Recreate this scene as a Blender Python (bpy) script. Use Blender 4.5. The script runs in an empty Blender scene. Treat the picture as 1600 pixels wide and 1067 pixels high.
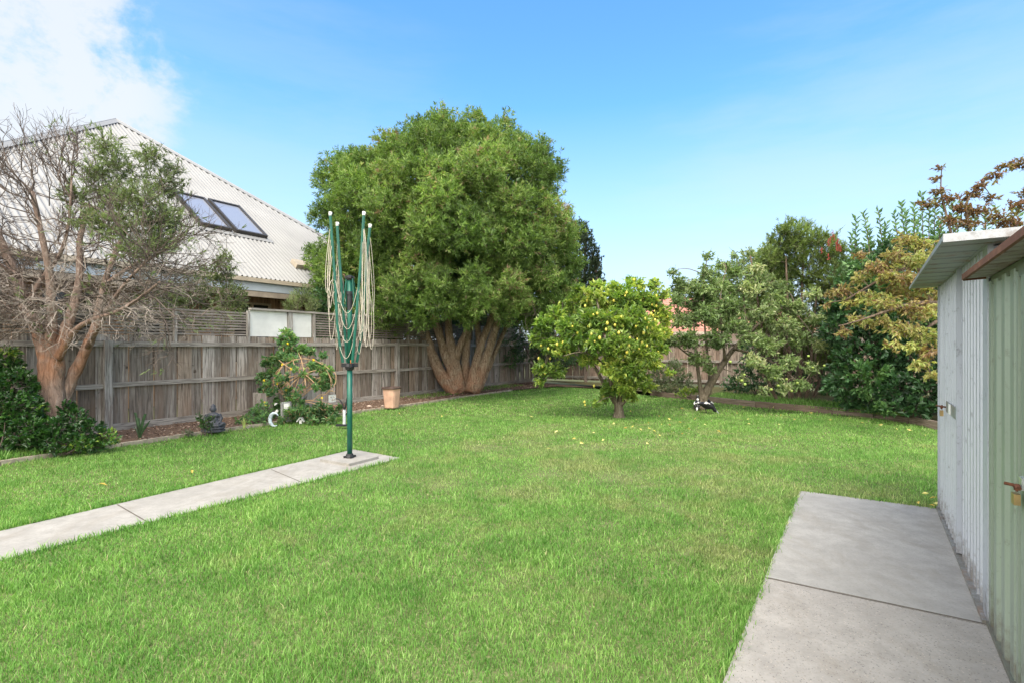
import bpy, math, random
import numpy as np
from mathutils import Vector, Matrix
R = math.radians
C = bpy.context.scene.collection
S = bpy.context.scene
rng = np.random.default_rng(7)
random.seed(7)

# ------------------------------------------------------------------ camera, world, sun
CAMH = 1.5
HORIZ = 541.0
F = 800.0
cam_d = bpy.data.cameras.new('camera'); cam = bpy.data.objects.new('camera', cam_d); C.objects.link(cam)
cam.location = (0, 0, CAMH); cam.rotation_euler = (R(90), 0, 0)
cam_d.sensor_width = 36; cam_d.lens = 18.0
cam_d.shift_y = (HORIZ - 533.5) / 1600.0
cam_d.clip_start = 0.05; cam_d.clip_end = 2000
S.camera = cam
SUN_EL, SUN_AZ = 58.0, 192.0          # azimuth measured clockwise from +Y
S.view_settings.view_transform = 'Standard'; S.view_settings.look = 'None'
S.view_settings.gamma = 1; S.view_settings.use_curve_mapping = False
S.view_settings.exposure = 1.85
w = bpy.data.worlds.new('World'); S.world = w; w.use_nodes = True
nt = w.node_tree; nt.nodes.clear()
def wn(t, **k):
    n = nt.nodes.new(t)
    for a, b in k.items(): setattr(n, a, b)
    return n
sky = wn('ShaderNodeTexSky', sky_type='NISHITA', sun_disc=False, sun_elevation=R(SUN_EL), sun_rotation=R(SUN_AZ),
         air_density=1.0, dust_density=0.6, ozone_density=2.2, altitude=20)
hs = wn('ShaderNodeHueSaturation'); hs.inputs['Saturation'].default_value = 1.1; hs.inputs['Value'].default_value = 1.0
tint = wn('ShaderNodeMix', data_type='RGBA', blend_type='MULTIPLY'); tint.inputs['Factor'].default_value = 1; tint.inputs['B'].default_value = (.98, 1.24, 1.34, 1)
nt.links.new(sky.outputs[0], tint.inputs['A']); nt.links.new(tint.outputs['Result'], hs.inputs['Color'])
tc = wn('ShaderNodeTexCoord')
nrm = wn('ShaderNodeVectorMath', operation='NORMALIZE'); nt.links.new(tc.outputs['Generated'], nrm.inputs[0])
sep = wn('ShaderNodeSeparateXYZ'); nt.links.new(nrm.outputs[0], sep.inputs[0])
# pale air towards the horizon
hz = wn('ShaderNodeMapRange'); hz.inputs['From Min'].default_value = 0.42; hz.inputs['From Max'].default_value = 0.02
hz.inputs['To Min'].default_value = 0.0; hz.inputs['To Max'].default_value = 0.9
nt.links.new(sep.outputs['Z'], hz.inputs['Value'])
mixh = wn('ShaderNodeMix', data_type='RGBA'); mixh.inputs['B'].default_value = (2.8, 3.0, 3.45, 1)
nt.links.new(hz.outputs[0], mixh.inputs['Factor']); nt.links.new(hs.outputs[0], mixh.inputs['A'])
# cloud in the upper left, faint ones ahead, and an added fill bank behind
def cloud(direction, lo, hi, scale, amt, prev, seed, thr=(0.45, 0.7), stretch=(1, 1, 2.2), col=(3.35, 3.45, 3.55, 1)):
    d = Vector(direction).normalized()
    dt = wn('ShaderNodeVectorMath', operation='DOT_PRODUCT'); dt.inputs[1].default_value = d
    nt.links.new(nrm.outputs[0], dt.inputs[0])
    mr = wn('ShaderNodeMapRange', interpolation_type='SMOOTHSTEP'); mr.inputs['From Min'].default_value = lo; mr.inputs['From Max'].default_value = hi
    nt.links.new(dt.outputs['Value'], mr.inputs['Value'])
    mp = wn('ShaderNodeMapping'); mp.inputs['Scale'].default_value = stretch; mp.inputs['Location'].default_value = (seed, seed * .7, 0)
    nt.links.new(nrm.outputs[0], mp.inputs[0])
    no = wn('ShaderNodeTexNoise'); no.inputs['Scale'].default_value = scale; no.inputs['Detail'].default_value = 9
    no.inputs['Roughness'].default_value = .62; no.inputs['Distortion'].default_value = .15
    nt.links.new(mp.outputs[0], no.inputs['Vector'])
    m2 = wn('ShaderNodeMath', operation='MULTIPLY_ADD'); m2.inputs[1].default_value = .42; nt.links.new(mr.outputs[0], m2.inputs[0])
    m2.inputs[2].default_value = -.21
    ad = wn('ShaderNodeMath', operation='ADD'); nt.links.new(m2.outputs[0], ad.inputs[0]); nt.links.new(no.outputs[0], ad.inputs[1])
    m3 = wn('ShaderNodeMapRange', interpolation_type='SMOOTHSTEP'); m3.inputs['From Min'].default_value = thr[0]; m3.inputs['From Max'].default_value = thr[1]
    nt.links.new(ad.outputs[0], m3.inputs['Value'])
    m4 = wn('ShaderNodeMath', operation='MULTIPLY'); nt.links.new(m3.outputs[0], m4.inputs[0]); nt.links.new(mr.outputs[0], m4.inputs[1])
    m5 = wn('ShaderNodeMath', operation='MULTIPLY'); nt.links.new(m4.outputs[0], m5.inputs[0]); m5.inputs[1].default_value = amt
    mx = wn('ShaderNodeMix', data_type='RGBA'); mx.inputs['B'].default_value = col
    nt.links.new(m5.outputs[0], mx.inputs['Factor']); nt.links.new(prev, mx.inputs['A'])
    return mx.outputs['Result']
o1 = cloud((-.99, 1, .555), .966, .993, 9.5, .85, mixh.outputs['Result'], 3.3, (.47, .70), (1, 1, 1.3))
o2 = cloud((-.6, 1, .30), .8, .99, 2.2, .12, o1, 4.1, (.45, .8), (1, 1, 5))
o3 = cloud((.75, 1, .18), .82, .99, 2.0, .2, o2, 7.1, (.45, .8), (1, 1, 5))
o3 = cloud((-.45, -1, .5), .0, .5, 1.6, .95, o3, 2.1, (.22, .42), (1, 1, 2), (13.2, 12.7, 11.9, 1))  # bright bank added behind the camera, out of view, as soft frontal fill
bg = wn('ShaderNodeBackground'); bg.inputs['Strength'].default_value = 0.078
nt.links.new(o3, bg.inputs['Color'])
wo = wn('ShaderNodeOutputWorld'); nt.links.new(bg.outputs[0], wo.inputs['Surface'])
sd = bpy.data.lights.new('sun', 'SUN'); sd.energy = 1.05; sd.angle = R(26); sd.color = (1, .92, .80)
sun = bpy.data.objects.new('sun', sd); C.objects.link(sun)
sv = Vector((math.sin(R(SUN_AZ)) * math.cos(R(SUN_EL)), math.cos(R(SUN_AZ)) * math.cos(R(SUN_EL)), math.sin(R(SUN_EL))))
sun.rotation_euler = sv.to_track_quat('Z', 'Y').to_euler()
sun.location = (0, 0, 20)

# ------------------------------------------------------------------ helpers
def W(px, py, Y):                     # a pixel of the photo at a known depth
    return np.array([(px - 800) / F * Y, Y, CAMH + (HORIZ - py) / F * Y])
def G(px, py, z=0.0):                 # a pixel of the photo on the ground
    Y = (CAMH - z) * F / (py - HORIZ)
    return np.array([(px - 800) / F * Y, Y, z])
def nz(v):
    v = np.asarray(v, float); return v / np.maximum(np.linalg.norm(v, axis=-1, keepdims=True), 1e-9)
ORG = {}
class MB:
    def __init__(s): s.V = []; s.Fc = []; s.A = []; s.n = 0
    def add(s, v, f, var=None):
        v = np.asarray(v, float).reshape(-1, 3)
        if not isinstance(f, (list, tuple)): f = [f]
        for a in f:
            a = np.asarray(a, np.int64)
            if a.ndim == 1: a = a[None]
            s.Fc.append(a + s.n)
        if var is None: var = .5
        s.A.append(np.broadcast_to(np.asarray(var, float), (len(v),)).copy())
        s.V.append(v); s.n += len(v)
    def box(s, c, sx, sy, sz, rot=None, var=None):    # c = centre, full sizes, rot = 3 column axes
        k = np.array([[x, y, z] for x in (-.5, .5) for y in (-.5, .5) for z in (-.5, .5)]) * [sx, sy, sz]
        if rot is not None: k = k @ np.asarray(rot, float)
        f = np.array([[0, 1, 3, 2], [4, 6, 7, 5], [0, 4, 5, 1], [2, 3, 7, 6], [0, 2, 6, 4], [1, 5, 7, 3]])
        s.add(k + c, f, var)
    def tube(s, pts, rad, n=6, var=None, cap=True):
        pts = np.asarray(pts, float); m = len(pts)
        rad = np.broadcast_to(np.asarray(rad, float), (m,))
        t = nz(np.gradient(pts, axis=0))
        up = np.array([0, 0, 1.]) if abs(t[0][2]) < .9 else np.array([1., 0, 0])
        x = nz(np.cross(up, t[0])); rings = []
        a = np.arange(n) / n * 2 * math.pi
        for i in range(m):
            x = nz(x - t[i] * np.dot(x, t[i])); y = np.cross(t[i], x)
            rings.append(pts[i] + rad[i] * (np.cos(a)[:, None] * x + np.sin(a)[:, None] * y))
        v = np.concatenate(rings)
        i, j = np.meshgrid(np.arange(m - 1), np.arange(n), indexing='ij'); j2 = (j + 1) % n
        f = np.stack([i * n + j, i * n + j2, (i + 1) * n + j2, (i + 1) * n + j], -1).reshape(-1, 4)
        fs = [f]
        if cap: fs += [np.arange(n)[::-1][None], (np.arange(n) + (m - 1) * n)[None]]
        s.add(v, fs, var)
    def segs(s, p0, p1, r0, r1, var=None):            # many 3-sided twigs at once
        p0 = np.asarray(p0, float); p1 = np.asarray(p1, float); N = len(p0)
        if N == 0: return
        t = nz(p1 - p0); x = nz(np.cross(t, np.array([.31, .2, .93]))); y = np.cross(t, x)
        r0 = np.broadcast_to(r0, (N,))[:, None]; r1 = np.broadcast_to(r1, (N,))[:, None]
        vs = []
        for p, r in ((p0, r0), (p1, r1)):
            for k in range(3):
                a = k * 2 * math.pi / 3; vs.append(p + r * (math.cos(a) * x + math.sin(a) * y))
        v = np.stack(vs, 1)
        o = (np.arange(N) * 6)[:, None]
        f = np.concatenate([o + np.array([[k, (k + 1) % 3, 3 + (k + 1) % 3, 3 + k]]) for k in range(3)])
        va = None if var is None else np.repeat(np.broadcast_to(var, (N,)), 6)
        s.add(v.reshape(-1, 3), f, va)
    def leaves(s, b, d, L, Wd, var, fold=.18, droop=.12):
        N = len(b)
        if N == 0: return
        d = nz(d); side = nz(np.cross(d, rng.normal(size=(N, 3)) * .8 + np.array([0, 0, 1.])))
        up = np.cross(side, d)
        L = np.broadcast_to(L, (N,))[:, None]; Wd = np.broadcast_to(Wd, (N,))[:, None]
        v = np.stack([b, b + d * L * .45 + side * Wd * .5 + up * Wd * fold,
                      b + d * L - up * L * droop, b + d * L * .45 - side * Wd * .5 + up * Wd * fold], 1)
        o = (np.arange(N) * 4)[:, None]
        f = np.concatenate([o + [0, 1, 2], o + [0, 2, 3]])
        s.add(v.reshape(-1, 3), f, np.repeat(np.broadcast_to(var, (N,)), 4))
    def lathe(s, prof, c, n=20, var=None, sx=1, sy=1):
        prof = np.asarray(prof, float); m = len(prof); a = np.arange(n) / n * 2 * math.pi
        v = np.stack([np.outer(prof[:, 0], np.cos(a)) * sx, np.outer(prof[:, 0], np.sin(a)) * sy, np.repeat(prof[:, 1:2], n, 1)], -1).reshape(-1, 3) + c
        i, j = np.meshgrid(np.arange(m - 1), np.arange(n), indexing='ij'); j2 = (j + 1) % n
        f = np.stack([i * n + j, i * n + j2, (i + 1) * n + j2, (i + 1) * n + j], -1).reshape(-1, 4)
        s.add(v, [f, np.arange(n)[::-1][None], (np.arange(n) + (m - 1) * n)[None]], var)
    def ell(s, c, rx, ry, rz, n=12, var=None, rot=None):
        m = n; th = np.linspace(0.02, math.pi - .02, m); a = np.arange(n) / n * 2 * math.pi
        v = np.stack([np.outer(np.sin(th), np.cos(a)) * rx, np.outer(np.sin(th), np.sin(a)) * ry, -np.repeat(np.cos(th)[:, None], n, 1) * rz], -1).reshape(-1, 3)
        if rot is not None: v = v @ np.asarray(rot, float)
        i, j = np.meshgrid(np.arange(m - 1), np.arange(n), indexing='ij'); j2 = (j + 1) % n
        f = np.stack([i * n + j, i * n + j2, (i + 1) * n + j2, (i + 1) * n + j], -1).reshape(-1, 4)
        s.add(v + c, [f, np.arange(n)[::-1][None], (np.arange(n) + (m - 1) * n)[None]], var)
    def poly(s, pts, z0, z1, var=None):               # vertical prism from a plan outline (ccw)
        p = np.asarray(pts, float)[:, :2]; n = len(p)
        v = np.concatenate([np.c_[p, np.full(n, z0)], np.c_[p, np.full(n, z1)]])
        fs = [np.arange(n)[::-1][None], (np.arange(n) + n)[None],
              np.array([[i, (i + 1) % n, n + (i + 1) % n, n + i] for i in range(n)])]
        s.add(v, fs, var)
    def grid(s, P, var=None, flip=False):             # P: (a,b,3) array of points
        a, b = P.shape[:2]
        i, j = np.meshgrid(np.arange(a - 1), np.arange(b - 1), indexing='ij')
        f = np.stack([i * b + j, (i + 1) * b + j, (i + 1) * b + j + 1, i * b + j + 1], -1).reshape(-1, 4)
        if flip: f = f[:, ::-1]
        s.add(P.reshape(-1, 3), f, var if var is None or np.ndim(var) == 0 else np.asarray(var).reshape(-1))
    def build(s, name, mat, parent=None, org=None, smooth=False):
        v = np.concatenate(s.V) if s.V else np.zeros((0, 3))
        if parent is not None: o = ORG[parent.name]
        elif org is not None: o = np.asarray(org, float)
        else: o = np.array([v[:, 0].mean(), v[:, 1].mean(), v[:, 2].min()])
        me = bpy.data.meshes.new(name)
        me.vertices.add(len(v)); me.vertices.foreach_set('co', (v - o).astype(np.float32).ravel())
        tot = np.concatenate([np.full(len(a), a.shape[1]) for a in s.Fc]); idx = np.concatenate([a.ravel() for a in s.Fc])
        me.loops.add(len(idx)); me.loops.foreach_set('vertex_index', idx.astype(np.int32))
        me.polygons.add(len(tot)); st = np.concatenate([[0], np.cumsum(tot)[:-1]])
        me.polygons.foreach_set('loop_start', st.astype(np.int32))
        try: me.polygons.foreach_set('loop_total', tot.astype(np.int32))
        except Exception: pass
        me.polygons.foreach_set('use_smooth', np.full(len(tot), bool(smooth)))
        at = me.attributes.new('var', 'FLOAT', 'POINT'); at.data.foreach_set('value', np.concatenate(s.A).astype(np.float32))
        me.update(calc_edges=True); me.validate()
        if mat: me.materials.append(mat)
        ob = bpy.data.objects.new(name, me); C.objects.link(ob)
        if parent is not None: ob.parent = parent
        else: ob.location = o
        ORG[ob.name] = o
        return ob
def tag(o, label=None, cat=None, group=None, kind=None):
    if label: o['label'] = label
    if cat: o['category'] = cat
    if group: o['group'] = group
    if kind: o['kind'] = kind
    return o
def thing(name, loc, label, cat, group=None):
    o = bpy.data.objects.new(name, None); C.objects.link(o); o.location = tuple(float(x) for x in loc)
    o.empty_display_size = .2; ORG[o.name] = np.array(loc, float)
    return tag(o, label, cat, group)

# ------------------------------------------------------------------ materials
class G_:
    def __init__(s, name):
        s.m = bpy.data.materials.new(name); s.m.use_nodes = True; s.t = s.m.node_tree; s.t.nodes.clear()
        s.out = s.t.nodes.new('ShaderNodeOutputMaterial')
    def n(s, typ, ins=None, **k):
        n = s.t.nodes.new(typ)
        for a, b in k.items(): setattr(n, a, b)
        for a, b in (ins or {}).items():
            if isinstance(b, bpy.types.NodeSocket): s.t.links.new(b, n.inputs[a])
            else: n.inputs[a].default_value = b
        return n
    def ramp(s, fac, stops):
        r = s.n('ShaderNodeValToRGB', {'Fac': fac}); e = r.color_ramp.elements
        while len(e) < len(stops): e.new(.5)
        for q, (p, c) in zip(e, stops): q.position = p; q.color = (*c, 1) if len(c) == 3 else c
        return r.outputs['Color']
    def noise(s, vec, scale, detail=4, rough=.55, dist=0):
        return s.n('ShaderNodeTexNoise', {'Vector': vec, 'Scale': scale, 'Detail': detail, 'Roughness': rough, 'Distortion': dist}).outputs['Fac']
    def mapv(s, vec, sc): return s.n('ShaderNodeMapping', {'Vector': vec, 'Scale': sc}).outputs[0]
    def pos(s): return s.n('ShaderNodeNewGeometry').outputs['Position']
    def var(s): return s.n('ShaderNodeAttribute', attribute_name='var').outputs['Fac']
    def mix(s, f, a, b, bt='MIX'):
        m = s.n('ShaderNodeMix', data_type='RGBA', blend_type=bt)
        for k, v in (('Factor', f), ('A', a), ('B', b)):
            if isinstance(v, bpy.types.NodeSocket): s.t.links.new(v, m.inputs[k])
            else: m.inputs[k].default_value = (*v, 1) if isinstance(v, tuple) and len(v) == 3 else v
        return m.outputs['Result']
    def bump(s, h, st=.5, dist=.01): return s.n('ShaderNodeBump', {'Height': h, 'Strength': st, 'Distance': dist}).outputs[0]
    def pr(s, col, rough=.6, metal=0, spec=.4, normal=None, trans=0, tcol=None):
        ins = {'Base Color': col if isinstance(col, bpy.types.NodeSocket) else (*col, 1), 'Roughness': rough, 'Metallic': metal, 'Specular IOR Level': spec}
        if normal is not None: ins['Normal'] = normal
        p = s.n('ShaderNodeBsdfPrincipled', ins); sh = p.outputs[0]
        if trans:
            t = s.n('ShaderNodeBsdfTranslucent', {'Color': tcol if tcol is not None else ins['Base Color']})
            sh = s.n('ShaderNodeMixShader', {0: trans, 1: sh, 2: t.outputs[0]}).outputs[0]
        s.t.links.new(sh, s.out.inputs['Surface']); return s.m
def leafmat(name, stops, trans=.35, rough=.42, spec=.4, nscale=.9, light=1.5):
    g = G_(name); v = g.var(); c = g.ramp(v, stops)
    nn = g.noise(g.pos(), nscale, 3); f = g.n('ShaderNodeMapRange', {'Value': nn, 'From Min': .3, 'From Max': .7, 'To Min': .75, 'To Max': 1.3}).outputs[0]
    vm = g.n('ShaderNodeVectorMath', {0: c, 1: f}, operation='MULTIPLY')
    g.t.links.new(f, vm.inputs[1]); c2 = vm.outputs[0]
    tl = g.mix(1.0, c2, (light * 1.1, light * 1.15, light * .5), 'MULTIPLY')
    return g.pr(c2, rough, 0, spec, trans=trans, tcol=tl)
def plain(name, col, rough=.6, metal=0, nscale=20, amt=.25, bmp=.0, spec=.4):
    g = G_(name); p = g.pos(); nn = g.noise(p, nscale, 5)
    lo = tuple(x * (1 - amt) for x in col); hi = tuple(min(1, x * (1 + amt)) for x in col)
    c = g.ramp(nn, [(.3, lo), (.7, hi)])
    return g.pr(c, rough, metal, spec, normal=g.bump(nn, bmp) if bmp else None)

def woodmat(name, cols, stain=(.065, .05, .04), axis=2, st_amt=.7):
    g = G_(name); v = g.var(); p = g.pos()
    off = g.n('ShaderNodeVectorMath', {0: p}, operation='ADD'); cmb = g.n('ShaderNodeCombineXYZ', {'X': v, 'Y': v, 'Z': v})
    sc = g.n('ShaderNodeVectorMath', {0: cmb.outputs[0], 1: (37, 51, 23)}, operation='MULTIPLY'); g.t.links.new(sc.outputs[0], off.inputs[1])
    st = [22, 22, 22]; st[axis] = 1.3 if axis == 2 else 22
    if axis == 0: st = [1.6, 1.6, 40]
    grain = g.noise(g.mapv(off.outputs[0], tuple(st)), 1.6, 6, .65, .6)
    big = g.noise(g.mapv(off.outputs[0], (2.5, 2.5, 1.1)), 1.5, 4, .6, .8)
    base = g.ramp(v, cols)
    c = g.mix(g.ramp(grain, [(.38, (0, 0, 0)), (.58, (1, 1, 1))]), g.mix(.8, base, stain), base)
    c = g.mix(g.ramp(big, [(.48, (0, 0, 0)), (.75, (st_amt,) * 3)]), c, g.mix(.35, stain, base))
    if axis == 2:
        bl = g.noise(g.mapv(off.outputs[0], (5, 5, .9)), 1.3, 5, .65, .5); c = g.mix(g.ramp(bl, [(.50, (0, 0, 0)), (.66, (.75, .75, .75))]), c, g.mix(.55, base, (.13, .07, .04)))
        kn = g.noise(off.outputs[0], 6, 2); c = g.mix(g.ramp(kn, [(.70, (0, 0, 0)), (.76, (.8, .8, .8))]), c, (.05, .035, .025))
    return g.pr(c, .85, 0, .2, normal=g.bump(grain, .6, .004))
M = {}
FC = [(0, (.20, .16, .125)), (.25, (.30, .27, .235)), (.5, (.38, .35, .315)), (.75, (.31, .235, .17)), (1, (.45, .42, .385))]
M['paling'] = woodmat('weathered palings', FC, st_amt=.85)
M['rail'] = woodmat('weathered rail', [(0, (.32, .295, .26)), (1, (.44, .41, .37))], axis=0, st_amt=.35)
M['post'] = woodmat('weathered post', [(0, (.34, .32, .29)), (1, (.43, .41, .38))], st_amt=.35)
M['slat'] = woodmat('grey slat', [(0, (.22, .19, .165)), (1, (.32, .285, .255))], axis=0, st_amt=.3)
M['backfence'] = woodmat('brown back palings', [(0, (.28, .20, .15)), (.5, (.36, .27, .215)), (1, (.33, .285, .24))], st_amt=.3)
M['sleeper'] = woodmat('sleeper timber', [(0, (.20, .15, .115)), (1, (.30, .24, .19))], axis=0, st_amt=.4)
M['edging'] = plain('pale edging', (.30, .26, .20), .9, nscale=9, amt=.4, bmp=.4)
M['panel'] = plain('whitewashed panel', (.70, .70, .67), .7, nscale=3, amt=.12)

def grassmat():
    g = G_('grass'); p = g.pos(); v = g.var()
    c = g.ramp(v, [(0, (.06, .13, .028)), (.35, (.14, .285, .06)), (.75, (.265, .45, .12)), (.93, (.39, .54, .20)), (1, (.50, .45, .26))])
    big = g.noise(p, .55, 4, .6); mid = g.noise(p, 2.3, 4, .6)
    yl = g.mix(1.0, c, (1.4, 1.22, 1.35), 'MULTIPLY')
    c = g.mix(g.ramp(big, [(.42, (0, 0, 0)), (.68, (.8, .8, .8))]), c, yl)
    dk = g.mix(1.0, c, (.66, .78, .66), 'MULTIPLY')
    c = g.mix(g.ramp(mid, [(.38, (1, 1, 1)), (.58, (0, 0, 0))]), c, dk)
    dry = g.noise(p, .9, 5, .75, .4); far = g.n('ShaderNodeVectorMath', {0: p, 1: (1.6, 6.6, 0)}, operation='DISTANCE').outputs['Value']
    fm = g.n('ShaderNodeMapRange', {'Value': far, 'From Min': 4.5, 'From Max': 1.0, 'To Min': .0, 'To Max': .13}).outputs[0]
    dr_ = g.n('ShaderNodeMath', {0: dry, 1: fm}, operation='ADD').outputs[0]
    c = g.mix(g.ramp(dr_, [(.57, (0, 0, 0)), (.70, (.7, .7, .7))]), c, g.ramp(v, [(0, (.16, .17, .06)), (1, (.52, .50, .26))]))
    cl_ = g.noise(p, 9, 3, .6); c = g.mix(g.ramp(cl_, [(.36, (.7, .7, .7)), (.55, (0, 0, 0))]), c, g.mix(1.0, c, (.7, .78, .7), 'MULTIPLY'))
    return g.pr(c, .55, 0, .25, trans=.35, tcol=g.mix(1.0, c, (1.6, 1.8, .9), 'MULTIPLY'))
M['grass'] = grassmat()
def soilmat(name, a, b, d, sc=14, fine=90):
    g = G_(name); p = g.pos(); n1 = g.noise(p, sc, 6, .7); n2 = g.noise(p, fine, 3)
    c = g.mix(g.ramp(n1, [(.35, (0, 0, 0)), (.65, (1, 1, 1))]), a, b)
    c = g.mix(g.ramp(n2, [(.5, (0, 0, 0)), (.7, (.7, .7, .7))]), c, d)
    return g.pr(c, .95, 0, .1, normal=g.bump(n1, .8, .02))
M['lawnbase'] = soilmat('lawn thatch', (.07, .10, .03), (.13, .16, .06), (.28, .25, .14), 8, 60)
M['mulch'] = soilmat('bark mulch', (.075, .05, .035), (.16, .105, .075), (.26, .19, .15), 18, 60)
M['earth'] = soilmat('far earth', (.09, .10, .05), (.12, .13, .06), (.15, .14, .08), .5, 5)
def concmat(name, base, speck=0.0, scale=1.0):
    g = G_(name); p = g.pos(); n1 = g.noise(p, 1.1, 6, .65); n2 = g.noise(g.mapv(p, (1, 1, 1)), 55, 4, .7); n3 = g.noise(p, 7, 6, .7)
    lo = tuple(x * .88 for x in base); hi = tuple(min(1, x * 1.12) for x in base)
    c = g.ramp(n1, [(.3, lo), (.65, hi)])
    c = g.mix(g.ramp(n3, [(.35, (.6, .6, .6)), (.6, (0, 0, 0))]), c, tuple(x * .7 for x in base))
    st = g.noise(g.mapv(p, (2.2, .9, 1)), 1.4, 7, .75, .8); c = g.mix(g.ramp(st, [(.50, (0, 0, 0)), (.68, (.6, .6, .6))]), c, tuple(x * y for x, y in zip(base, (.74, .70, .64))))
    c = g.mix(g.ramp(n2, [(.3, (.35, .35, .35)), (.5, (0, 0, 0))]), c, tuple(x * .55 for x in base))
    if speck:
        vo = g.n('ShaderNodeTexVoronoi', {'Vector': p, 'Scale': 95.0, 'Randomness': 1.0})
        sel = g.n('ShaderNodeSeparateColor', {0: vo.outputs['Color']})
        isd = g.n('ShaderNodeMath', {0: sel.outputs[0], 1: .55}, operation='GREATER_THAN').outputs[0]
        near = g.n('ShaderNodeMath', {0: vo.outputs['Distance'], 1: .34}, operation='LESS_THAN').outputs[0]
        f = g.n('ShaderNodeMath', {0: isd, 1: near}, operation='MULTIPLY').outputs[0]
        f = g.n('ShaderNodeMath', {0: f, 1: speck}, operation='MULTIPLY').outputs[0]
        sc = g.ramp(sel.outputs[1], [(0, (.10, .10, .10)), (.5, (.22, .19, .16)), (1, (.40, .36, .31))])
        c = g.mix(f, c, sc)
    return g.pr(c, .9, 0, .25, normal=g.bump(n2, .35, .004))
M['conc'] = concmat('pale concrete', (.315, .30, .275))
M['conc2'] = concmat('exposed aggregate concrete', (.30, .282, .258), .85)
M['conc3'] = concmat('smooth concrete apron', (.305, .295, .275), .25)
M['joint'] = plain('joint shadow gap', (.10, .085, .07), .95)
def barkmat(name, a, b, d, vert=(9, 9, 2.0), red=None, zr=None):
    g = G_(name); p = g.pos(); n1 = g.noise(g.mapv(p, vert), 2.2, 8, .7, 1.2); n2 = g.noise(p, 3, 4)
    c = g.ramp(n1, [(.3, d), (.48, a), (.7, b)])
    if red:
        c2 = g.ramp(n1, [(.3, tuple(x * .35 for x in red)), (.5, red), (.75, tuple(min(1, x * 1.5) for x in red))])
        z = g.n('ShaderNodeSeparateXYZ', {0: p}).outputs['Z']
        zz = g.n('ShaderNodeMapRange', {'Value': z, 'From Min': zr[0], 'From Max': zr[1], 'To Min': 0., 'To Max': 1.}).outputs[0]
        zz = g.n('ShaderNodeMath', {0: zz, 1: .5}, operation='SUBTRACT').outputs[0]
        zz = g.n('ShaderNodeMath', {0: zz}, operation='ABSOLUTE').outputs[0]
        zz = g.n('ShaderNodeMapRange', {'Value': zz, 'From Min': .55, 'From Max': .15}).outputs[0]
        mm = g.n('ShaderNodeMath', {0: zz, 1: g.ramp(n2, [(.36, (0, 0, 0)), (.56, (1, 1, 1))])}, operation='MULTIPLY').outputs[0]
        c = g.mix(mm, c, c2)
    return g.pr(c, .9, 0, .15, normal=g.bump(n1, 1.0, .06))
M['bark_left'] = barkmat('flaky pinkish bark', (.30, .22, .18), (.42, .34, .29), (.10, .07, .055), red=(.34, .18, .11), zr=(.75, 1.95))
M['bark_big'] = barkmat('peeling paper bark', (.31, .225, .155), (.60, .51, .40), (.045, .028, .018), (11, 11, 2.4), red=(.36, .20, .125), zr=(-1.2, 1.1))
M['bark'] = barkmat('brown bark', (.15, .11, .08), (.26, .20, .15), (.05, .035, .025))
M['bark_apple'] = barkmat('grey olive bark', (.17, .14, .10), (.28, .24, .18), (.07, .055, .04))
M['twig_pale'] = plain('pale dead twig', (.29, .245, .21), .9, nscale=6, amt=.4)
M['twig_dark'] = plain('dark twig', (.105, .08, .065), .9, nscale=4, amt=.5)
M['cane'] = plain('tan cane', (.45, .29, .16), .8, nscale=10, amt=.35)

# ------------------------------------------------------------------ ground, lawn, beds, paths
P0 = np.array([-7.59, 7.59]); U = nz([.522, .853]); NRM = np.array([-U[1], U[0]])   # line of the side fence
def FL(t, off=0.0, z=0.0): p = P0 + U * t + NRM * off; return np.array([p[0], p[1], z])
corner_t = 16.2
CRN = FL(corner_t); BV = np.array([U[1], -U[0], 0])                                  # back fence runs from the corner along BV
left_edge = [G(-420, 850)] + [G(*q) for q in ((0, 728), (140, 705), (190, 699), (300, 682), (440, 662), (550, 647), (620, 637.5), (680, 629), (721, 622), (801, 611), (870, 605))]
back_edge = [G(*q) for q in ((930, 607), (1016, 618), (1100, 627), (1180, 636), (1300, 647), (1365, 653), (1420, 662), (1480, 675))]
lawn_poly = np.array([p[:2] for p in left_edge + back_edge] + [(8.3, 8.0), (6.6, 5.6), (4.3, 4.9), (3.5, 3.0), (1.0, -3), (-9, -3)])
g = MB(); g.add([(-150, -60, -.03), (150, -60, -.03), (150, 260, -.03), (-150, 260, -.03)], [[0, 1, 2, 3]])
tag(g.build('ground', M['earth'], org=(0, 0, -.03)), kind='structure')
def tri_poly(mb, pts, z):
    from mathutils.geometry import tessellate_polygon
    p3 = [Vector((p[0], p[1], z)) for p in pts]; t = tessellate_polygon([p3])
    mb.add([tuple(p) for p in p3], np.array(t))
def up_fix(ob):
    me = ob.data; me.update()
    if len(me.polygons) and sum(p.normal.z for p in me.polygons) < 0: me.flip_normals()
    return ob
g = MB(); tri_poly(g, lawn_poly, 0.0); tag(up_fix(g.build('lawn', M['lawnbase'], org=(0, 0, 0))), kind='structure')
BZ = .05
bed_l = [p[:2] for p in left_edge] + [G(930, 607)[:2]] + [FL(corner_t, .4)[:2]] + [FL(-5, .4)[:2]]
g = MB(); tri_poly(g, bed_l, BZ); tag(up_fix(g.build('garden_bed', M['mulch'], org=(0, 0, BZ))), kind='structure')
BZ2 = .11
bed_r = [p[:2] for p in back_edge] + [(8.3, 8.0), (16, 6), (18, 14)] + [(CRN + BV * 22)[:2], CRN[:2]]
g = MB(); tri_poly(g, bed_r, BZ2)
M['bedgrass'] = soilmat('weedy bed soil', (.05, .06, .02), (.10, .085, .045), (.14, .11, .06), 6, 50)
tag(up_fix(g.build('garden_bed', M['bedgrass'], org=(0, 0, BZ2))), kind='structure')
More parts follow.
